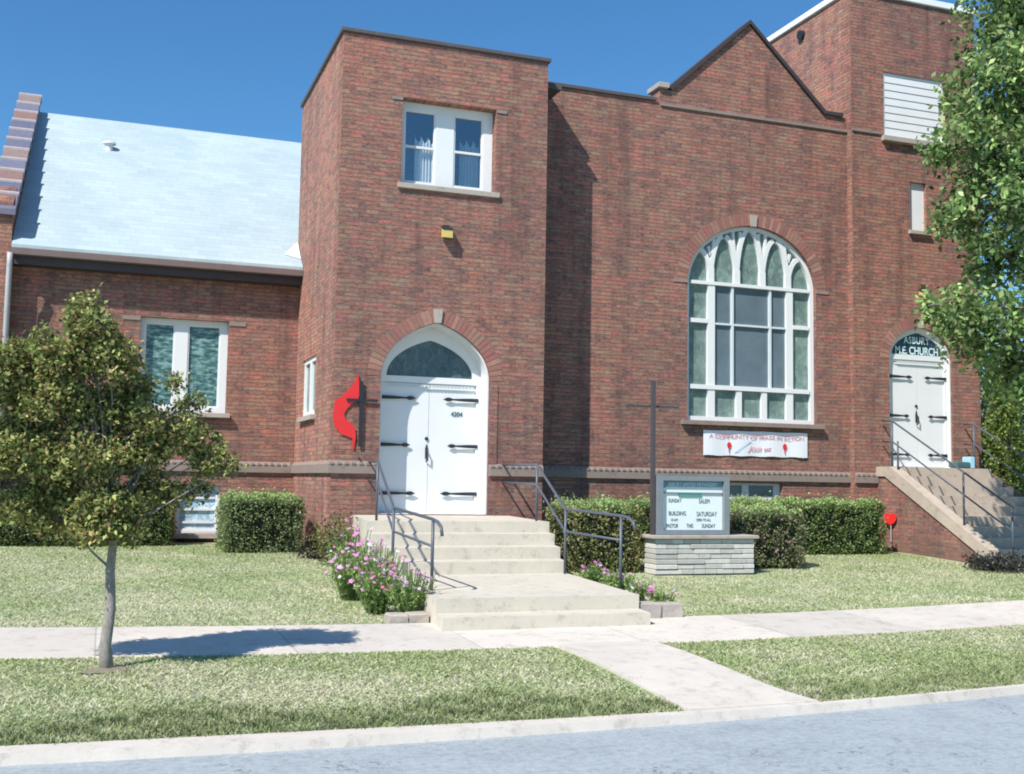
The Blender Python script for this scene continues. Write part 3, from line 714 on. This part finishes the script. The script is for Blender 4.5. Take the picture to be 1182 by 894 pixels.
# ------------------------------------------------------------------ entrance steps
st = empty('entrance_steps', (4.3, 12, .3), 'pale concrete steps with mid landing rising to the arched double door', 'steps')
def trap(m, y0, y1, xl0, xl1, xr0, xr1, z0, z1):
    m.add([(xl0,y0,z0),(xr0,y0,z0),(xr1,y1,z0),(xl1,y1,z0),(xl0,y0,z1),(xr0,y0,z1),(xr1,y1,z1),(xl1,y1,z1)],
          [(0,3,2,1),(4,5,6,7),(0,1,5,4),(1,2,6,5),(2,3,7,6),(3,0,4,7)])
m = MB(); trap(m, 9.86, 10.215, 2.955, 2.99, 5.05, 5.10, .05, .352); m.build('lower_step', M['concrete'], st)
m = MB(); trap(m, 10.218, 12.80, 2.99, 3.08, 5.105, 5.40, .05, .487); m.build('landing', M['concrete'], st)
m = MB(); ys = [12.803, 13.24, 13.68, 14.12, 16.498]; zz = [.631, .774, .917, 1.06]; rx = [5.40, 5.50, 5.60, 5.70, 5.98]; lx = [3.08, 3.12, 3.17, 3.21, 3.52]
for i in range(4): trap(m, ys[i], ys[i+1]-.002, lx[i], lx[i+1], rx[i], rx[i+1], .05, zz[i])
m.build('upper_flight', M['concrete'], st)
# kerb blocks beside the lower step
def block(x0, x1, y0, y1, z0, z1, label, grp='rough edging blocks beside the lower step'):
    m = MB(); m.box(x0, x1, y0, y1, z0, z1, (.42,.37,.33), b=.012)
    m.v = [(x+random.uniform(-.008,.008), y+random.uniform(-.008,.008), z+random.uniform(-.005,.005)) for x, y, z in m.v]
    tag(m.build('edging_block', M['ledge']), label, 'edging block', grp)
block(2.60, 2.78, 10.42, 10.62, .20, .325, 'leftmost rough edging block left of the bottom step')
block(2.79, 2.985, 10.40, 10.60, .20, .33, 'rough edging block touching the left end of the bottom step')
block(5.13, 5.36, 10.24, 10.44, .20, .40, 'rough edging block touching the right end of the landing')
block(5.37, 5.62, 10.26, 10.46, .20, .385, 'outer rough edging block right of the landing')

# handrails
def handrail(name, label, grp, tops, posts, drop=.27, r=.0175, curl=None, mats=None):
    e = empty(name, tops[0], label, 'handrail', grp)
    path = list(tops)+(curl or [])
    MB().tube(path, r, 8).build('top_rail', M['rail'], e, smooth=True)
    MB().tube([(x, y, z-drop) for x, y, z in tops], r*.85, 8).build('mid_rail', M['rail'], e, smooth=True)
    for x, y, z0, z1 in posts: MB().tube([(x, y, z0), (x, y, z1)], r, 8).build('post', M['rail'], e, smooth=True)
    return e
G1 = 'slate handrails of the main steps'
handrail('handrail', 'slate pipe handrail on the right side of the main steps', G1,
    [(5.86, 16.49, 1.85), (5.60, 14.35, 1.83), (5.33, 12.68, 1.27), (5.44, 11.35, 1.235)],
    [(5.60, 14.35, 1.05, 1.83), (5.33, 12.68, .47, 1.27), (5.44, 11.35, .3, 1.235)], curl=[(5.46, 11.2, 1.22), (5.47, 11.1, 1.17), (5.47, 11.06, 1.10)])
handrail('handrail', 'slate pipe handrail on the left side of the main steps', G1,
    [(3.74, 16.49, 1.85), (3.37, 14.35, 1.83), (3.18, 12.68, 1.27), (3.17, 11.0, 1.20)],
    [(3.37, 14.35, 1.05, 1.83), (3.18, 12.68, .47, 1.27), (3.17, 11.0, .48, 1.20)], curl=[(3.175, 10.85, 1.18), (3.18, 10.74, 1.13), (3.18, 10.70, 1.05)])

# ------------------------------------------------------------------ side steps of the bell tower
ss = empty('side_steps', (14.5, 15.8, .4), 'tall concrete side stairs with brick cheek climbing to the right hand door', 'steps')
prof = [(17.198,.2),(17.198,1.98)]; y = 16.80; z = 1.98; n = 9
for i in range(n):
    prof += [(y, z)]; z -= 1.53/n; prof += [(y, z)]; y -= .275
prof += [(y+.275-.0, .2)]
prof = [prof[0]]+prof[1:]
MB().prism(prof, 'x', 13.52, 15.75).build('flight', M['side_concrete'], ss)
m = MB(); m.prism([(17.197,1.80),(17.197,1.978),(16.81,1.978),(14.42,.62),(14.42,.42)]+[(16.96,1.80)], 'x', 13.44, 13.66)
m.build('cheek_coping', M['side_concrete'], ss)
MB().prism([(17.197,.2),(17.197,1.798),(16.95,1.798),(14.50,.46),(14.50,.2)], 'x', 13.47, 13.519).build('brick_cheek', M['brick_base'], ss)
MB().prism([(17.197,.2),(17.197,1.9),(16.9,1.9),(14.5,.52),(14.5,.2)], 'x', 15.752, 15.90).build('brick_cheek', M['brick_base'], ss)
G2 = 'slate handrails of the side steps'
handrail('handrail', 'slate pipe handrail on the near left side of the tall side steps', G2,
    [(13.55, 17.15, 2.83), (13.55, 16.88, 2.82), (13.55, 15.08, 1.88), (13.55, 14.0, 1.31)],
    [(13.55, 16.88, 1.9, 2.82), (13.55, 16.72, 1.9, 2.44), (13.55, 15.08, 1.0, 1.88), (13.55, 14.02, .4, 1.31)], drop=.38)
handrail('handrail', 'slate pipe handrail on the far right side of the tall side steps', G2,
    [(15.45, 17.15, 2.83), (15.45, 16.9, 2.82), (15.45, 15.1, 1.88), (15.45, 14.0, 1.31)],
    [(15.45, 16.9, 1.98, 2.82), (15.45, 15.1, 1.0, 1.88)], drop=.38)
# shield sign on a stake
sh = empty('shield_sign', (13.38, 16.76, .47), 'small red shield shaped yard sign against the brick cheek of the side steps', 'sign')
def shield(w, h, x): return [(-w,h*.45),(-w*.55,h*.5),(0,h*.42),(w*.55,h*.5),(w,h*.45),(w*.95,-.05*h),(w*.6,-.32*h),(0,-.5*h),(-w*.6,-.32*h),(-w*.95,-.05*h)]
e2 = MB().prism([(16.76+a*1.5, 1.03+b) for a, b in shield(.085, .21, 0)], 'x', 13.395, 13.40); 
e2.v = [(x-.25*(y-16.76), y, z) for x, y, z in e2.v]
pl = e2.build('plate', M['red'], sh)
MB().tube([(13.41, 16.76, .40), (13.41, 16.76, .92)], .009, 6).build('stake', M['pipe'], sh)
# teal bin on the top landing
tb = empty('bin', (15.2, 16.7, 1.98), 'teal plastic bin with pale blue side on the right end of the top step', 'bin')
MB().box(15.02, 15.32, 16.86, 17.1, 1.99, 2.10, b=.02).build('body', M['teal'], tb)
MB().box(15.33, 15.42, 16.86, 17.08, 1.985, 2.20, b=.01).build('side_panel', M['pale_blue'], tb)

# ------------------------------------------------------------------ sign and cross
sg = empty('church_sign', (7.9, 14, .4), 'grey framed notice board with changeable letters on a pale ledge stone base', 'sign')
m = MB(); z = .36; rows = 7; hh = (.845-.36)/rows
for r_ in range(rows):
    x = 7.13
    while x < 8.685:
        w_ = random.choice([.18, .26, .34, .42]); x2 = min(x+w_, 8.69)
        if 8.69-x2 < .1: x2 = 8.69
        g = random.uniform(.42, .62); d = random.uniform(0, .018)
        m.box(x+.004, x2-.004, 13.80-d, 14.12, z+.004, z+hh-.004, (g, g*.97, g*.90), b=.006); x = x2
    z += hh
base = m.build('ledge_stone_base', M['ledge'], sg)
MB().box(7.14, 8.68, 13.83, 14.10, .34, .84).build('mortar', M['stone'], base)
MB().box(7.08, 8.74, 13.75, 14.16, .845, .895, b=.008).build('cap_slab', M['stone_lt'], sg)
fr = MB().prism(rect(7.19, 8.32, .90, 1.71), 'y', 13.84, 14.04, holes=[rect(7.275, 8.235, .965, 1.645)]).build('cabinet_frame', M['sign_metal'], sg)
MB().box(7.275, 8.235, 13.90, 14.0, .965, 1.645).build('letter_panel', M['sign_white'], sg)
MB().box(7.277, 8.233, 13.885, 13.899, 1.545, 1.644).build('header_strip', M['sign_blue'], sg)
MB().box(7.277, 8.233, 13.88, 13.899, 1.468, 1.484).build('divider', M['sign_metal'], sg)
MB().box(7.54, 7.90, 13.885, 13.899, 1.425, 1.467).build('title_strip', M['green'], sg)
text('ASBURY UNITED METHODIST', .068, (7.755, 13.882, 1.572), M['sign_white'], sg, sx=.86)
for s_, sz, x, z, sx in (('SUNDAY', .085, 7.46, 1.345, .85), ('SALEM', .10, 7.93, 1.335, .85), ('BUILDING', .095, 7.50, 1.165, .9), ('SATURDAY', .105, 7.97, 1.155, .85),
    ('10 AM', .062, 7.45, 1.085, .95), ('OPEN TO ALL', .062, 7.92, 1.085, .85), ('PASTOR', .09, 7.42, .995, .8), ('THIS', .09, 7.70, .995, .8), ('SUNDAY', .09, 8.0, .995, .85)):
    text(s_, sz*.86, (x*.985+.135, 13.896, z), M['ink'], sg, sx=sx*.82)
cr = empty('steel_cross', (7.17, 13.95, .4), 'tall slim grey steel cross standing at the left edge of the notice board', 'cross')
MB().box(7.122, 7.176, 13.89, 13.945, .897, 3.02).build('upright', M['cross_steel'], cr)
MB().box(6.76, 7.57, 13.95, 13.98, 2.655, 2.685).build('crossbar', M['cross_steel'], cr)

# ------------------------------------------------------------------ vegetation
HP = [(.15,.24,.07),(.20,.29,.09),(.11,.17,.055),(.26,.32,.12),(.17,.20,.08)]
def hedge(x0, x1, y0, y1, z0, z1, label, pal=HP, group=None, dens=1500, size=.045, rnd=.09, lum=1.0, toppal=None, name='hedge'):
    e = empty(name, ((x0+x1)/2, (y0+y1)/2, z0), label, 'hedge', group)
    cx, cy, cz = (x0+x1)/2, (y0+y1)/2, (z0+z1)/2; hx, hy, hz = (x1-x0)/2, (y1-y0)/2, (z1-z0)/2
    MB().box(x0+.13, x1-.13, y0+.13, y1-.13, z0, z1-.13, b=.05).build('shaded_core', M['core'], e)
    A = 2*((x1-x0)*(y1-y0)+2*(x1-x0)*(z1-z0)+(y1-y0)*(z1-z0)); n = int(A*dens)
    p = RNG.uniform(-1, 1, (n, 3)); ax = RNG.choice(3, n, p=np.array([hy*hz, hx*hz, hx*hy])/(hy*hz+hx*hz+hx*hy))
    p[np.arange(n), ax] = np.sign(RNG.uniform(-1, 1, n))
    P = p*np.array([hx, hy, hz])
    # round the edges and roughen
    q = np.abs(P)-np.array([hx, hy, hz])+.18; q = np.maximum(q, 0); over = np.linalg.norm(q, axis=1)-.18
    P = P-np.sign(P)*q/(np.linalg.norm(q, axis=1)[:, None]+1e-6)*np.maximum(over, 0)[:, None]
    W = P+np.array([cx, cy, cz])
    lump = np.sin(W[:, 0]*7.3+W[:, 2]*5)*np.sin(W[:, 1]*6.1+W[:, 2]*8.7)+.6*np.sin(W[:, 0]*17+1)*np.sin(W[:, 2]*15+W[:, 1]*13)
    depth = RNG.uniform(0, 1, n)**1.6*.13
    off = (rnd*.4*lump-depth)[:, None]; nr = P/(np.linalg.norm(P/np.array([hx, hy, hz]), axis=1)[:, None]*np.array([hx, hy, hz])+1e-6)
    nr = np.zeros_like(P); nr[np.arange(n), ax] = np.sign(P[np.arange(n), ax]); W = W+nr*off+RNG.normal(size=(n, 3))*(.014+.05*(RNG.uniform(0, 1, n) < .12))[:, None]
    gap = (lump < -.75) & (RNG.uniform(0, 1, n) < .55) & (ax != 2); keep = ~gap & (W[:, 2] > z0)
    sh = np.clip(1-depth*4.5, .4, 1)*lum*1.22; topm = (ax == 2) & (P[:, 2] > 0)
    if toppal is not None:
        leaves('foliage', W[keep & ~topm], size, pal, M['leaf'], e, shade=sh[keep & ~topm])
        leaves('top_foliage', W[keep & topm], size, toppal, M['leaf'], e, shade=sh[keep & topm])  # leaves on the top face take a lighter palette
    else: leaves('foliage', W[keep], size, pal, M['leaf'], e, shade=sh[keep])
    return e
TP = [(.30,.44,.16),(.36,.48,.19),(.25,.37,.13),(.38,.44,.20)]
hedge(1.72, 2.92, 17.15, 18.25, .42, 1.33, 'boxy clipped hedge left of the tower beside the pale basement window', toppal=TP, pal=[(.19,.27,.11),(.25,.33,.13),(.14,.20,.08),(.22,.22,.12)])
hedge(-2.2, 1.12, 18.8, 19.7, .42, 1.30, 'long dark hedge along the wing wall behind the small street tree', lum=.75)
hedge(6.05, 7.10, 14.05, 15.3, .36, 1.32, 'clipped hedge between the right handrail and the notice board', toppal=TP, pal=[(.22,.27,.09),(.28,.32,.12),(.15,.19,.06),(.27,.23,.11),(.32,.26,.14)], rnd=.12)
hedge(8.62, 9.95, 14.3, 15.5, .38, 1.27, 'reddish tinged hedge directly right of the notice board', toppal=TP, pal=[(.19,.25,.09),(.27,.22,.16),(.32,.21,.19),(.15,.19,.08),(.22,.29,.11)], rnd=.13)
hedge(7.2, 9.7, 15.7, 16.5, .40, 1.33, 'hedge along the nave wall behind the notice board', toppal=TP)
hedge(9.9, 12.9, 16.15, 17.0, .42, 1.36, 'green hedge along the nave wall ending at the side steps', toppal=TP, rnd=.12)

def limb_path(a, b, bend, n=7):
    a, b = Vector(a), Vector(b); pts = []
    side = Vector((random.uniform(-1, 1), random.uniform(-1, 1), random.uniform(-.2, .6)))*bend
    for i in range(n+1):
        t = i/n; pts.append(a.lerp(b, t)+side*math.sin(math.pi*t)+Vector((random.uniform(-1, 1), random.uniform(-1, 1), 0))*bend*.12)
    return pts
def tree(name, label, base, trunk, blobs, nleaf, size, pal, group=None, trunk_r=.07, clump=.09, per=14, barkmat=None, lower=.7):
    e = empty(name, base, label, 'tree', group)
    m = MB(); k = len(trunk); m.tube(trunk, [trunk_r*(1.25 if i == 0 else 1)*(1-.75*i/(k-1)) for i in range(k)], 12)
    for (c, r) in blobs:
        j = max(1, min(k-2, int(k*random.uniform(.4, .8)))); s = trunk[j]
        if c[2] < s[2]: s = trunk[4 if len(trunk) > 6 else 2]
        m.tube(limb_path(s, c, r[0]*.35), [trunk_r*.2*(1-.75*i/7) for i in range(8)], 6)
        for _ in range(4):
            d = Vector((random.gauss(0, 1), random.gauss(0, 1), random.gauss(0, 1))).normalized()
            m.tube(limb_path(c, Vector(c)+Vector((d.x*r[0], d.y*r[1], d.z*r[2]))*.85, r[0]*.15, 4), [trunk_r*.12]*4+[trunk_r*.05], 4)
    m.build('trunk', barkmat or M['bark'], e, smooth=True)
    vol = np.array([r[0]*r[1]*r[2] for _, r in blobs])**(.8); pr = vol/vol.sum()
    ncl = nleaf//per; bi = RNG.choice(len(blobs), ncl, p=pr)
    C = np.array([c for c, _ in blobs])[bi]; Rd = np.array([r for _, r in blobs])[bi]
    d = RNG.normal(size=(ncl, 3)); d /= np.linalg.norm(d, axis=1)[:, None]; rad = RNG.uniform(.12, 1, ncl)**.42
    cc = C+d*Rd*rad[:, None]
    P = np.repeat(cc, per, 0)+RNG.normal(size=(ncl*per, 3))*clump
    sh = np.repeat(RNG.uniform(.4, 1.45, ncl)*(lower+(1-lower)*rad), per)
    leaves('crown', P, size, pal, M['leaf'], e, shade=sh, aspect=.6)
    return e
# small street tree
SP = [(.38,.40,.12),(.30,.36,.11),(.48,.50,.19),(.20,.25,.08),(.46,.36,.15),(.36,.44,.14),(.24,.21,.09)]
b = []
for px, py, rx, rz in ((88,360,16,20),(97,382,32,24),(68,418,38,26),(122,418,30,26),(150,445,20,22),(18,418,26,22),(-12,440,34,36),(48,468,50,30),(110,472,46,30),(166,482,20,18),(214,464,17,15),
    (203,500,32,22),(242,528,26,16),(150,518,46,28),(90,530,52,30),(28,525,46,30),(-18,520,40,36),(58,574,46,20),(122,580,48,20),(172,563,32,18),(206,574,20,11),(12,588,32,14),(264,536,12,8),(196,438,9,10),(112,610,34,12),(90,618,16,7),(150,612,20,9),(60,606,24,9),(125,598,40,12),(74,376,9,12),(40,398,10,12),(250,505,9,9),(232,560,14,8)):
    b.append(((-.787+(px+15)*.00607, 8.8+random.uniform(-.2, .2), 2.984-(py-330)*.00636), (rx*.0063, max(rx*.0068, .08), rz*.0066)))
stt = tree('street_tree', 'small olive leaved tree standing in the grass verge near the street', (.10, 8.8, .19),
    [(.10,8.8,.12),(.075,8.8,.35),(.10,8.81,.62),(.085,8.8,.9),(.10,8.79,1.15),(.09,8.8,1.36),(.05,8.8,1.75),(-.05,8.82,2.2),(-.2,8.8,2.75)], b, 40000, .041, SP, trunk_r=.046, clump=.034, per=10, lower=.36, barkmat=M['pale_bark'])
m = MB(); n = 20; vs = [(.1, 8.8, gz(.1, 8.8)+.018)]+[(.1+.24*math.cos(t)*random.uniform(.6, 1.15), 8.78+.15*math.sin(t)*random.uniform(.6, 1.15), gz(.1, 8.8)-.01) for t in [2*math.pi*i/n for i in range(n)]]
tag(m.add(vs, [(0, i+1, (i+1) % n+1) for i in range(n)]).build('mulch', M['mulch']), 'thin patch of mulch round the foot of the street tree', 'mulch', kind='stuff')
# big tree at the right edge
BP = [(.22,.36,.12),(.30,.46,.14),(.14,.23,.09),(.37,.52,.19),(.24,.35,.13),(.44,.52,.24)]
b = [((13.5,13,8.9),(1.35,1.4,1.1)), ((12.8,12.9,7.7),(1.05,1.2,.75)), ((12.3,13,6.75),(.9,1.0,.5)), ((13.3,13.1,6.4),(.9,1.1,.7)), ((12.3,13,5.75),(.85,1.0,.52)), ((12.9,13.2,5.05),(.7,.9,.38)),
     ((12.1,12.9,4.2),(1.05,.9,.42)), ((12.6,13,3.7),(.95,.9,.42)), ((13.2,13,3.3),(.85,.9,.42)), ((14.4,13,5.4),(1.1,1.4,.9)), ((14.4,13.2,7.2),(1.5,1.5,1.4)), ((15.2,13,9.2),(1.7,1.7,1.5)), ((15.8,13,6.5),(1.8,1.8,2.0)), ((14.6,12.9,3.6),(.9,1.1,.4)), ((14.0,13,9.9),(1.2,1.3,.8)), ((16.8,13.5,8),(1.6,1.8,2.4)), ((12.0,13,6.35),(.35,.4,.15)), ((11.75,12.9,3.95),(.5,.4,.16)), ((12.2,13,5.3),(.4,.4,.16))]
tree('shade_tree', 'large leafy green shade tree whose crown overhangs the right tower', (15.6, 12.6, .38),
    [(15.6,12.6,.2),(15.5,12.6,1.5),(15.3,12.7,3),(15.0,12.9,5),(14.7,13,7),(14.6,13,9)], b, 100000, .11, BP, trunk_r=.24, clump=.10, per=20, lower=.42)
# bushes right of the bell tower, beyond the side steps
LP = [(.26,.38,.08),(.32,.42,.11),(.18,.28,.06),(.36,.42,.14),(.22,.30,.07)]
def bush(name, label, c, r, n, size, pal, cat='bush', group=None):
    e = empty(name, (c[0], c[1], c[2]-r[2]), label, cat, group)
    m = MB()
    for i in range(7):
        a = random.uniform(0, 6.28); m.tube(limb_path((c[0], c[1], c[2]-r[2]), (c[0]+math.cos(a)*r[0]*.5, c[1]+math.sin(a)*r[1]*.5, c[2]+r[2]*.4), .05, 5), [.02*r[2]+.004]*5+[.004], 5)
    m.build('stem', M['bark'], e)
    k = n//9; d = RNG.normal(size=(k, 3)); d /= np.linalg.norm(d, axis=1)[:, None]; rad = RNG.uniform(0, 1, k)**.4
    lump = 1+.18*np.sin(d[:, 0]*5+d[:, 2]*7)+.12*np.sin(d[:, 1]*9+d[:, 2]*4)
    cc = np.array(c)+d*np.array(r)*(rad*lump)[:, None]; P = np.repeat(cc, 9, 0)+RNG.normal(size=(k*9, 3))*size*1.1
    P[:, 2] = np.maximum(P[:, 2], c[2]-r[2]+.01)
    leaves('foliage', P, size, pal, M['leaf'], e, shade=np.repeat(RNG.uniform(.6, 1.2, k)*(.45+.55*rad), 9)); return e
bush('conifer', 'yellow green conifer beyond the side steps, right of the tall tower', (16.42, 17.2, 2.2), (.42, .5, 1.85), 9000, .08, LP, 'tree')
bush('conifer', 'pale hazy tree far behind the yellow green conifer', (28.5, 28.8, 3.0), (2.6, 2.2, 3.0), 9000, .3, [(.25,.31,.24),(.30,.36,.28),(.22,.27,.2)], 'tree')
bush('shrub', 'yellowish shrub at the tower foot between boxy hedge and main steps', (3.05, 15.3, .72), (.33, .35, .34), 1500, .05, [(.26,.27,.08),(.20,.22,.07),(.30,.28,.11),(.16,.16,.07)])
bush('shrub', 'low dark plant at the foot of the tower wall beside the boxy hedge', (2.95, 16.2, .52), (.3, .2, .14), 700, .05, [(.05,.05,.04),(.08,.07,.05)])
bush('shrub', 'low greyish shrub on the lawn in front of the side steps', (13.15, 13.9, .46), (.6, .42, .11), 2200, .05, [(.04,.05,.035),(.07,.08,.06),(.20,.20,.22),(.05,.045,.04)])
# flowering plants
FG = [(.25,.38,.10),(.32,.46,.12),(.19,.29,.09),(.38,.48,.16)]
PK = [(.62,.14,.40),(.72,.25,.52),(.70,.30,.55),(.66,.46,.70),(.82,.76,.84),(.70,.38,.58)]
def flowers(x, y, h, r, n, nb, label, group, pk=PK, z=None):
    z0 = gz(x, y)-.01 if z is None else z
    e = empty('flowering_plant', (x, y, z0), label, 'flowers', group)
    m = MB(); tips = []
    for i in range(n):
        a = random.uniform(0, 6.28); q = r*math.sqrt(random.random()); hh = h*random.uniform(.55, 1.1)*(1-.25*q/r)
        p = (x+math.cos(a)*q*.4, y+math.sin(a)*q*.4, z0); t = (x+math.cos(a)*q, y+math.sin(a)*q, z0+hh)
        m.tube([p, ((p[0]+t[0])/2, (p[1]+t[1])/2, z0+hh*.55), t], .004, 3, cap=False); tips.append(t)
    m.build('stem', simple_stem, e)
    k = n*16; T = np.array(tips)[RNG.integers(0, n, k)]; B = np.array([x, y, z0]); f = RNG.uniform(.05, .92, k)[:, None]
    P = B+(T-B)*f; P[:, :2] += RNG.normal(size=(k, 2))*r*.13; leaves('foliage', P, .05, FG, M['leaf'], e, aspect=.35, shade=np.clip(.5+.7*f[:, 0], 0, 1.15))
    q = MB()
    for t in random.sample(tips, min(nb, len(tips))):
        c = random.choice(pk); s = random.uniform(.016, .034); tx, ty = random.uniform(-.6, .6), random.uniform(-1, .2)
        nv = Vector((tx, ty, .8)).normalized(); u = nv.orthogonal().normalized(); w_ = nv.cross(u); ce = Vector(t)+Vector((0, 0, .01))
        vs = [ce+nv*.004]; 
        for j in range(10):
            rr = s*(1.15 if j % 2 == 0 else .72); an = 2*math.pi*j/10; vs.append(ce+(u*math.cos(an)+w_*math.sin(an))*rr)
        q.add(vs, [(0, j+1, (j+1) % 10+1) for j in range(10)], c)
    q.build('blossom', M['petal'], e, fix=False)
simple_stem = simple('stem_green', (.12, .19, .06), .8)
GL = 'cosmos plants in the bed left of the main steps'
for x, y, h, r, lab in ((2.88, 10.75, .55, .28, 'leafy pink flowered plant nearest the sidewalk, left of the steps'), (2.66, 11.15, .56, .29, 'tall pink and white flowered plant at the lawn side of the left bed'),
    (2.80, 11.75, .74, .34, 'bushy flowering plant in the middle of the left bed by the landing'), (2.60, 12.2, .60, .32, 'sprawling pale flowered plant leaning over the lawn left of the steps'),
    (2.75, 12.9, .78, .36, 'flowering plant at the back of the left bed beside the upper steps')):
    flowers(x, y, h, r, 75, 42, lab, GL, PK if 'pale' not in lab else PK[2:])
GR = 'low flowers in the bed right of the main steps'
for x, y, h, r, lab in ((5.75, 12.7, .32, .22, 'low pink flowered plant below the hedge, right of the landing'), (5.72, 12.0, .34, .22, 'low flowering plant around the front post of the right handrail'),
    (5.62, 11.25, .30, .20, 'low pale flowered plant between handrail and edging blocks'), (5.68, 10.85, .24, .18, 'smallest green flowering plant behind the right edging blocks')):
    flowers(x, y, h, r, 60, 16, lab, GR)

# ------------------------------------------------------------------ camera, light, sky
cam = bpy.data.cameras.new('camera'); co = bpy.data.objects.new('camera', cam); col.objects.link(co); scene.camera = co
yaw, pit, rol = .3485, .0838, .0169
F = Vector((math.sin(yaw)*math.cos(pit), math.cos(yaw)*math.cos(pit), math.sin(pit)))
R0 = Vector((math.cos(yaw), -math.sin(yaw), 0)); U0 = R0.cross(F)
Rt = R0*math.cos(rol)+U0*math.sin(rol); Up = U0*math.cos(rol)-R0*math.sin(rol)
mw = Matrix(((Rt.x, Up.x, -F.x, 0), (Rt.y, Up.y, -F.y, 0), (Rt.z, Up.z, -F.z, 1.6), (0, 0, 0, 1)))
co.matrix_world = mw
cam.sensor_width = 36; cam.sensor_fit = 'HORIZONTAL'; cam.lens = 36*1292/1182; cam.clip_end = 3000; cam.clip_start = .05
az, el = R(54.5), R(47)
S = Vector((-math.sin(az)*math.cos(el), -math.cos(az)*math.cos(el), math.sin(el)))
sun = bpy.data.lights.new('sun', 'SUN'); sun.energy = 6.2; sun.angle = R(.5); sun.color = (1, .95, .87)
so = bpy.data.objects.new('sun', sun); col.objects.link(so); so.rotation_euler = S.to_track_quat('Z', 'Y').to_euler()
wd = bpy.data.worlds.new('World'); scene.world = wd; wd.use_nodes = True; nt = wd.node_tree; bg = nt.nodes['Background']
sk = nt.nodes.new('ShaderNodeTexSky'); sk.sky_type = 'NISHITA'; sk.sun_disc = False; sk.sun_elevation = el
sk.sun_rotation = math.atan2(S.x, S.y); sk.air_density = 1.0; sk.dust_density = .3; sk.ozone_density = 2.5
hs = nt.nodes.new('ShaderNodeHueSaturation'); hs.inputs['Saturation'].default_value = 1.1; hs.inputs['Value'].default_value = 1.0
nt.links.new(sk.outputs[0], hs.inputs['Color']); tn = nt.nodes.new('ShaderNodeMix'); tn.data_type = 'RGBA'; tn.blend_type = 'MULTIPLY'; tn.inputs[0].default_value = 1; tn.inputs[7].default_value = (.84, 1.36, 1.62, 1)
nt.links.new(hs.outputs[0], tn.inputs[6]); nt.links.new(tn.outputs[2], bg.inputs[0]); bg.inputs[1].default_value = .095
scene.view_settings.view_transform = 'Standard'; scene.view_settings.look = 'None'; scene.view_settings.exposure = 0; scene.view_settings.gamma = 1
scene.render.engine = 'CYCLES'
scene.cycles.max_bounces = 8; scene.cycles.transparent_max_bounces = 16
scene.render.filter_size = 1.7
scene.cycles.pixel_filter_type = 'BLACKMAN_HARRIS'
scene.cycles.filter_width = 1.9
scene.cycles.diffuse_bounces = 2
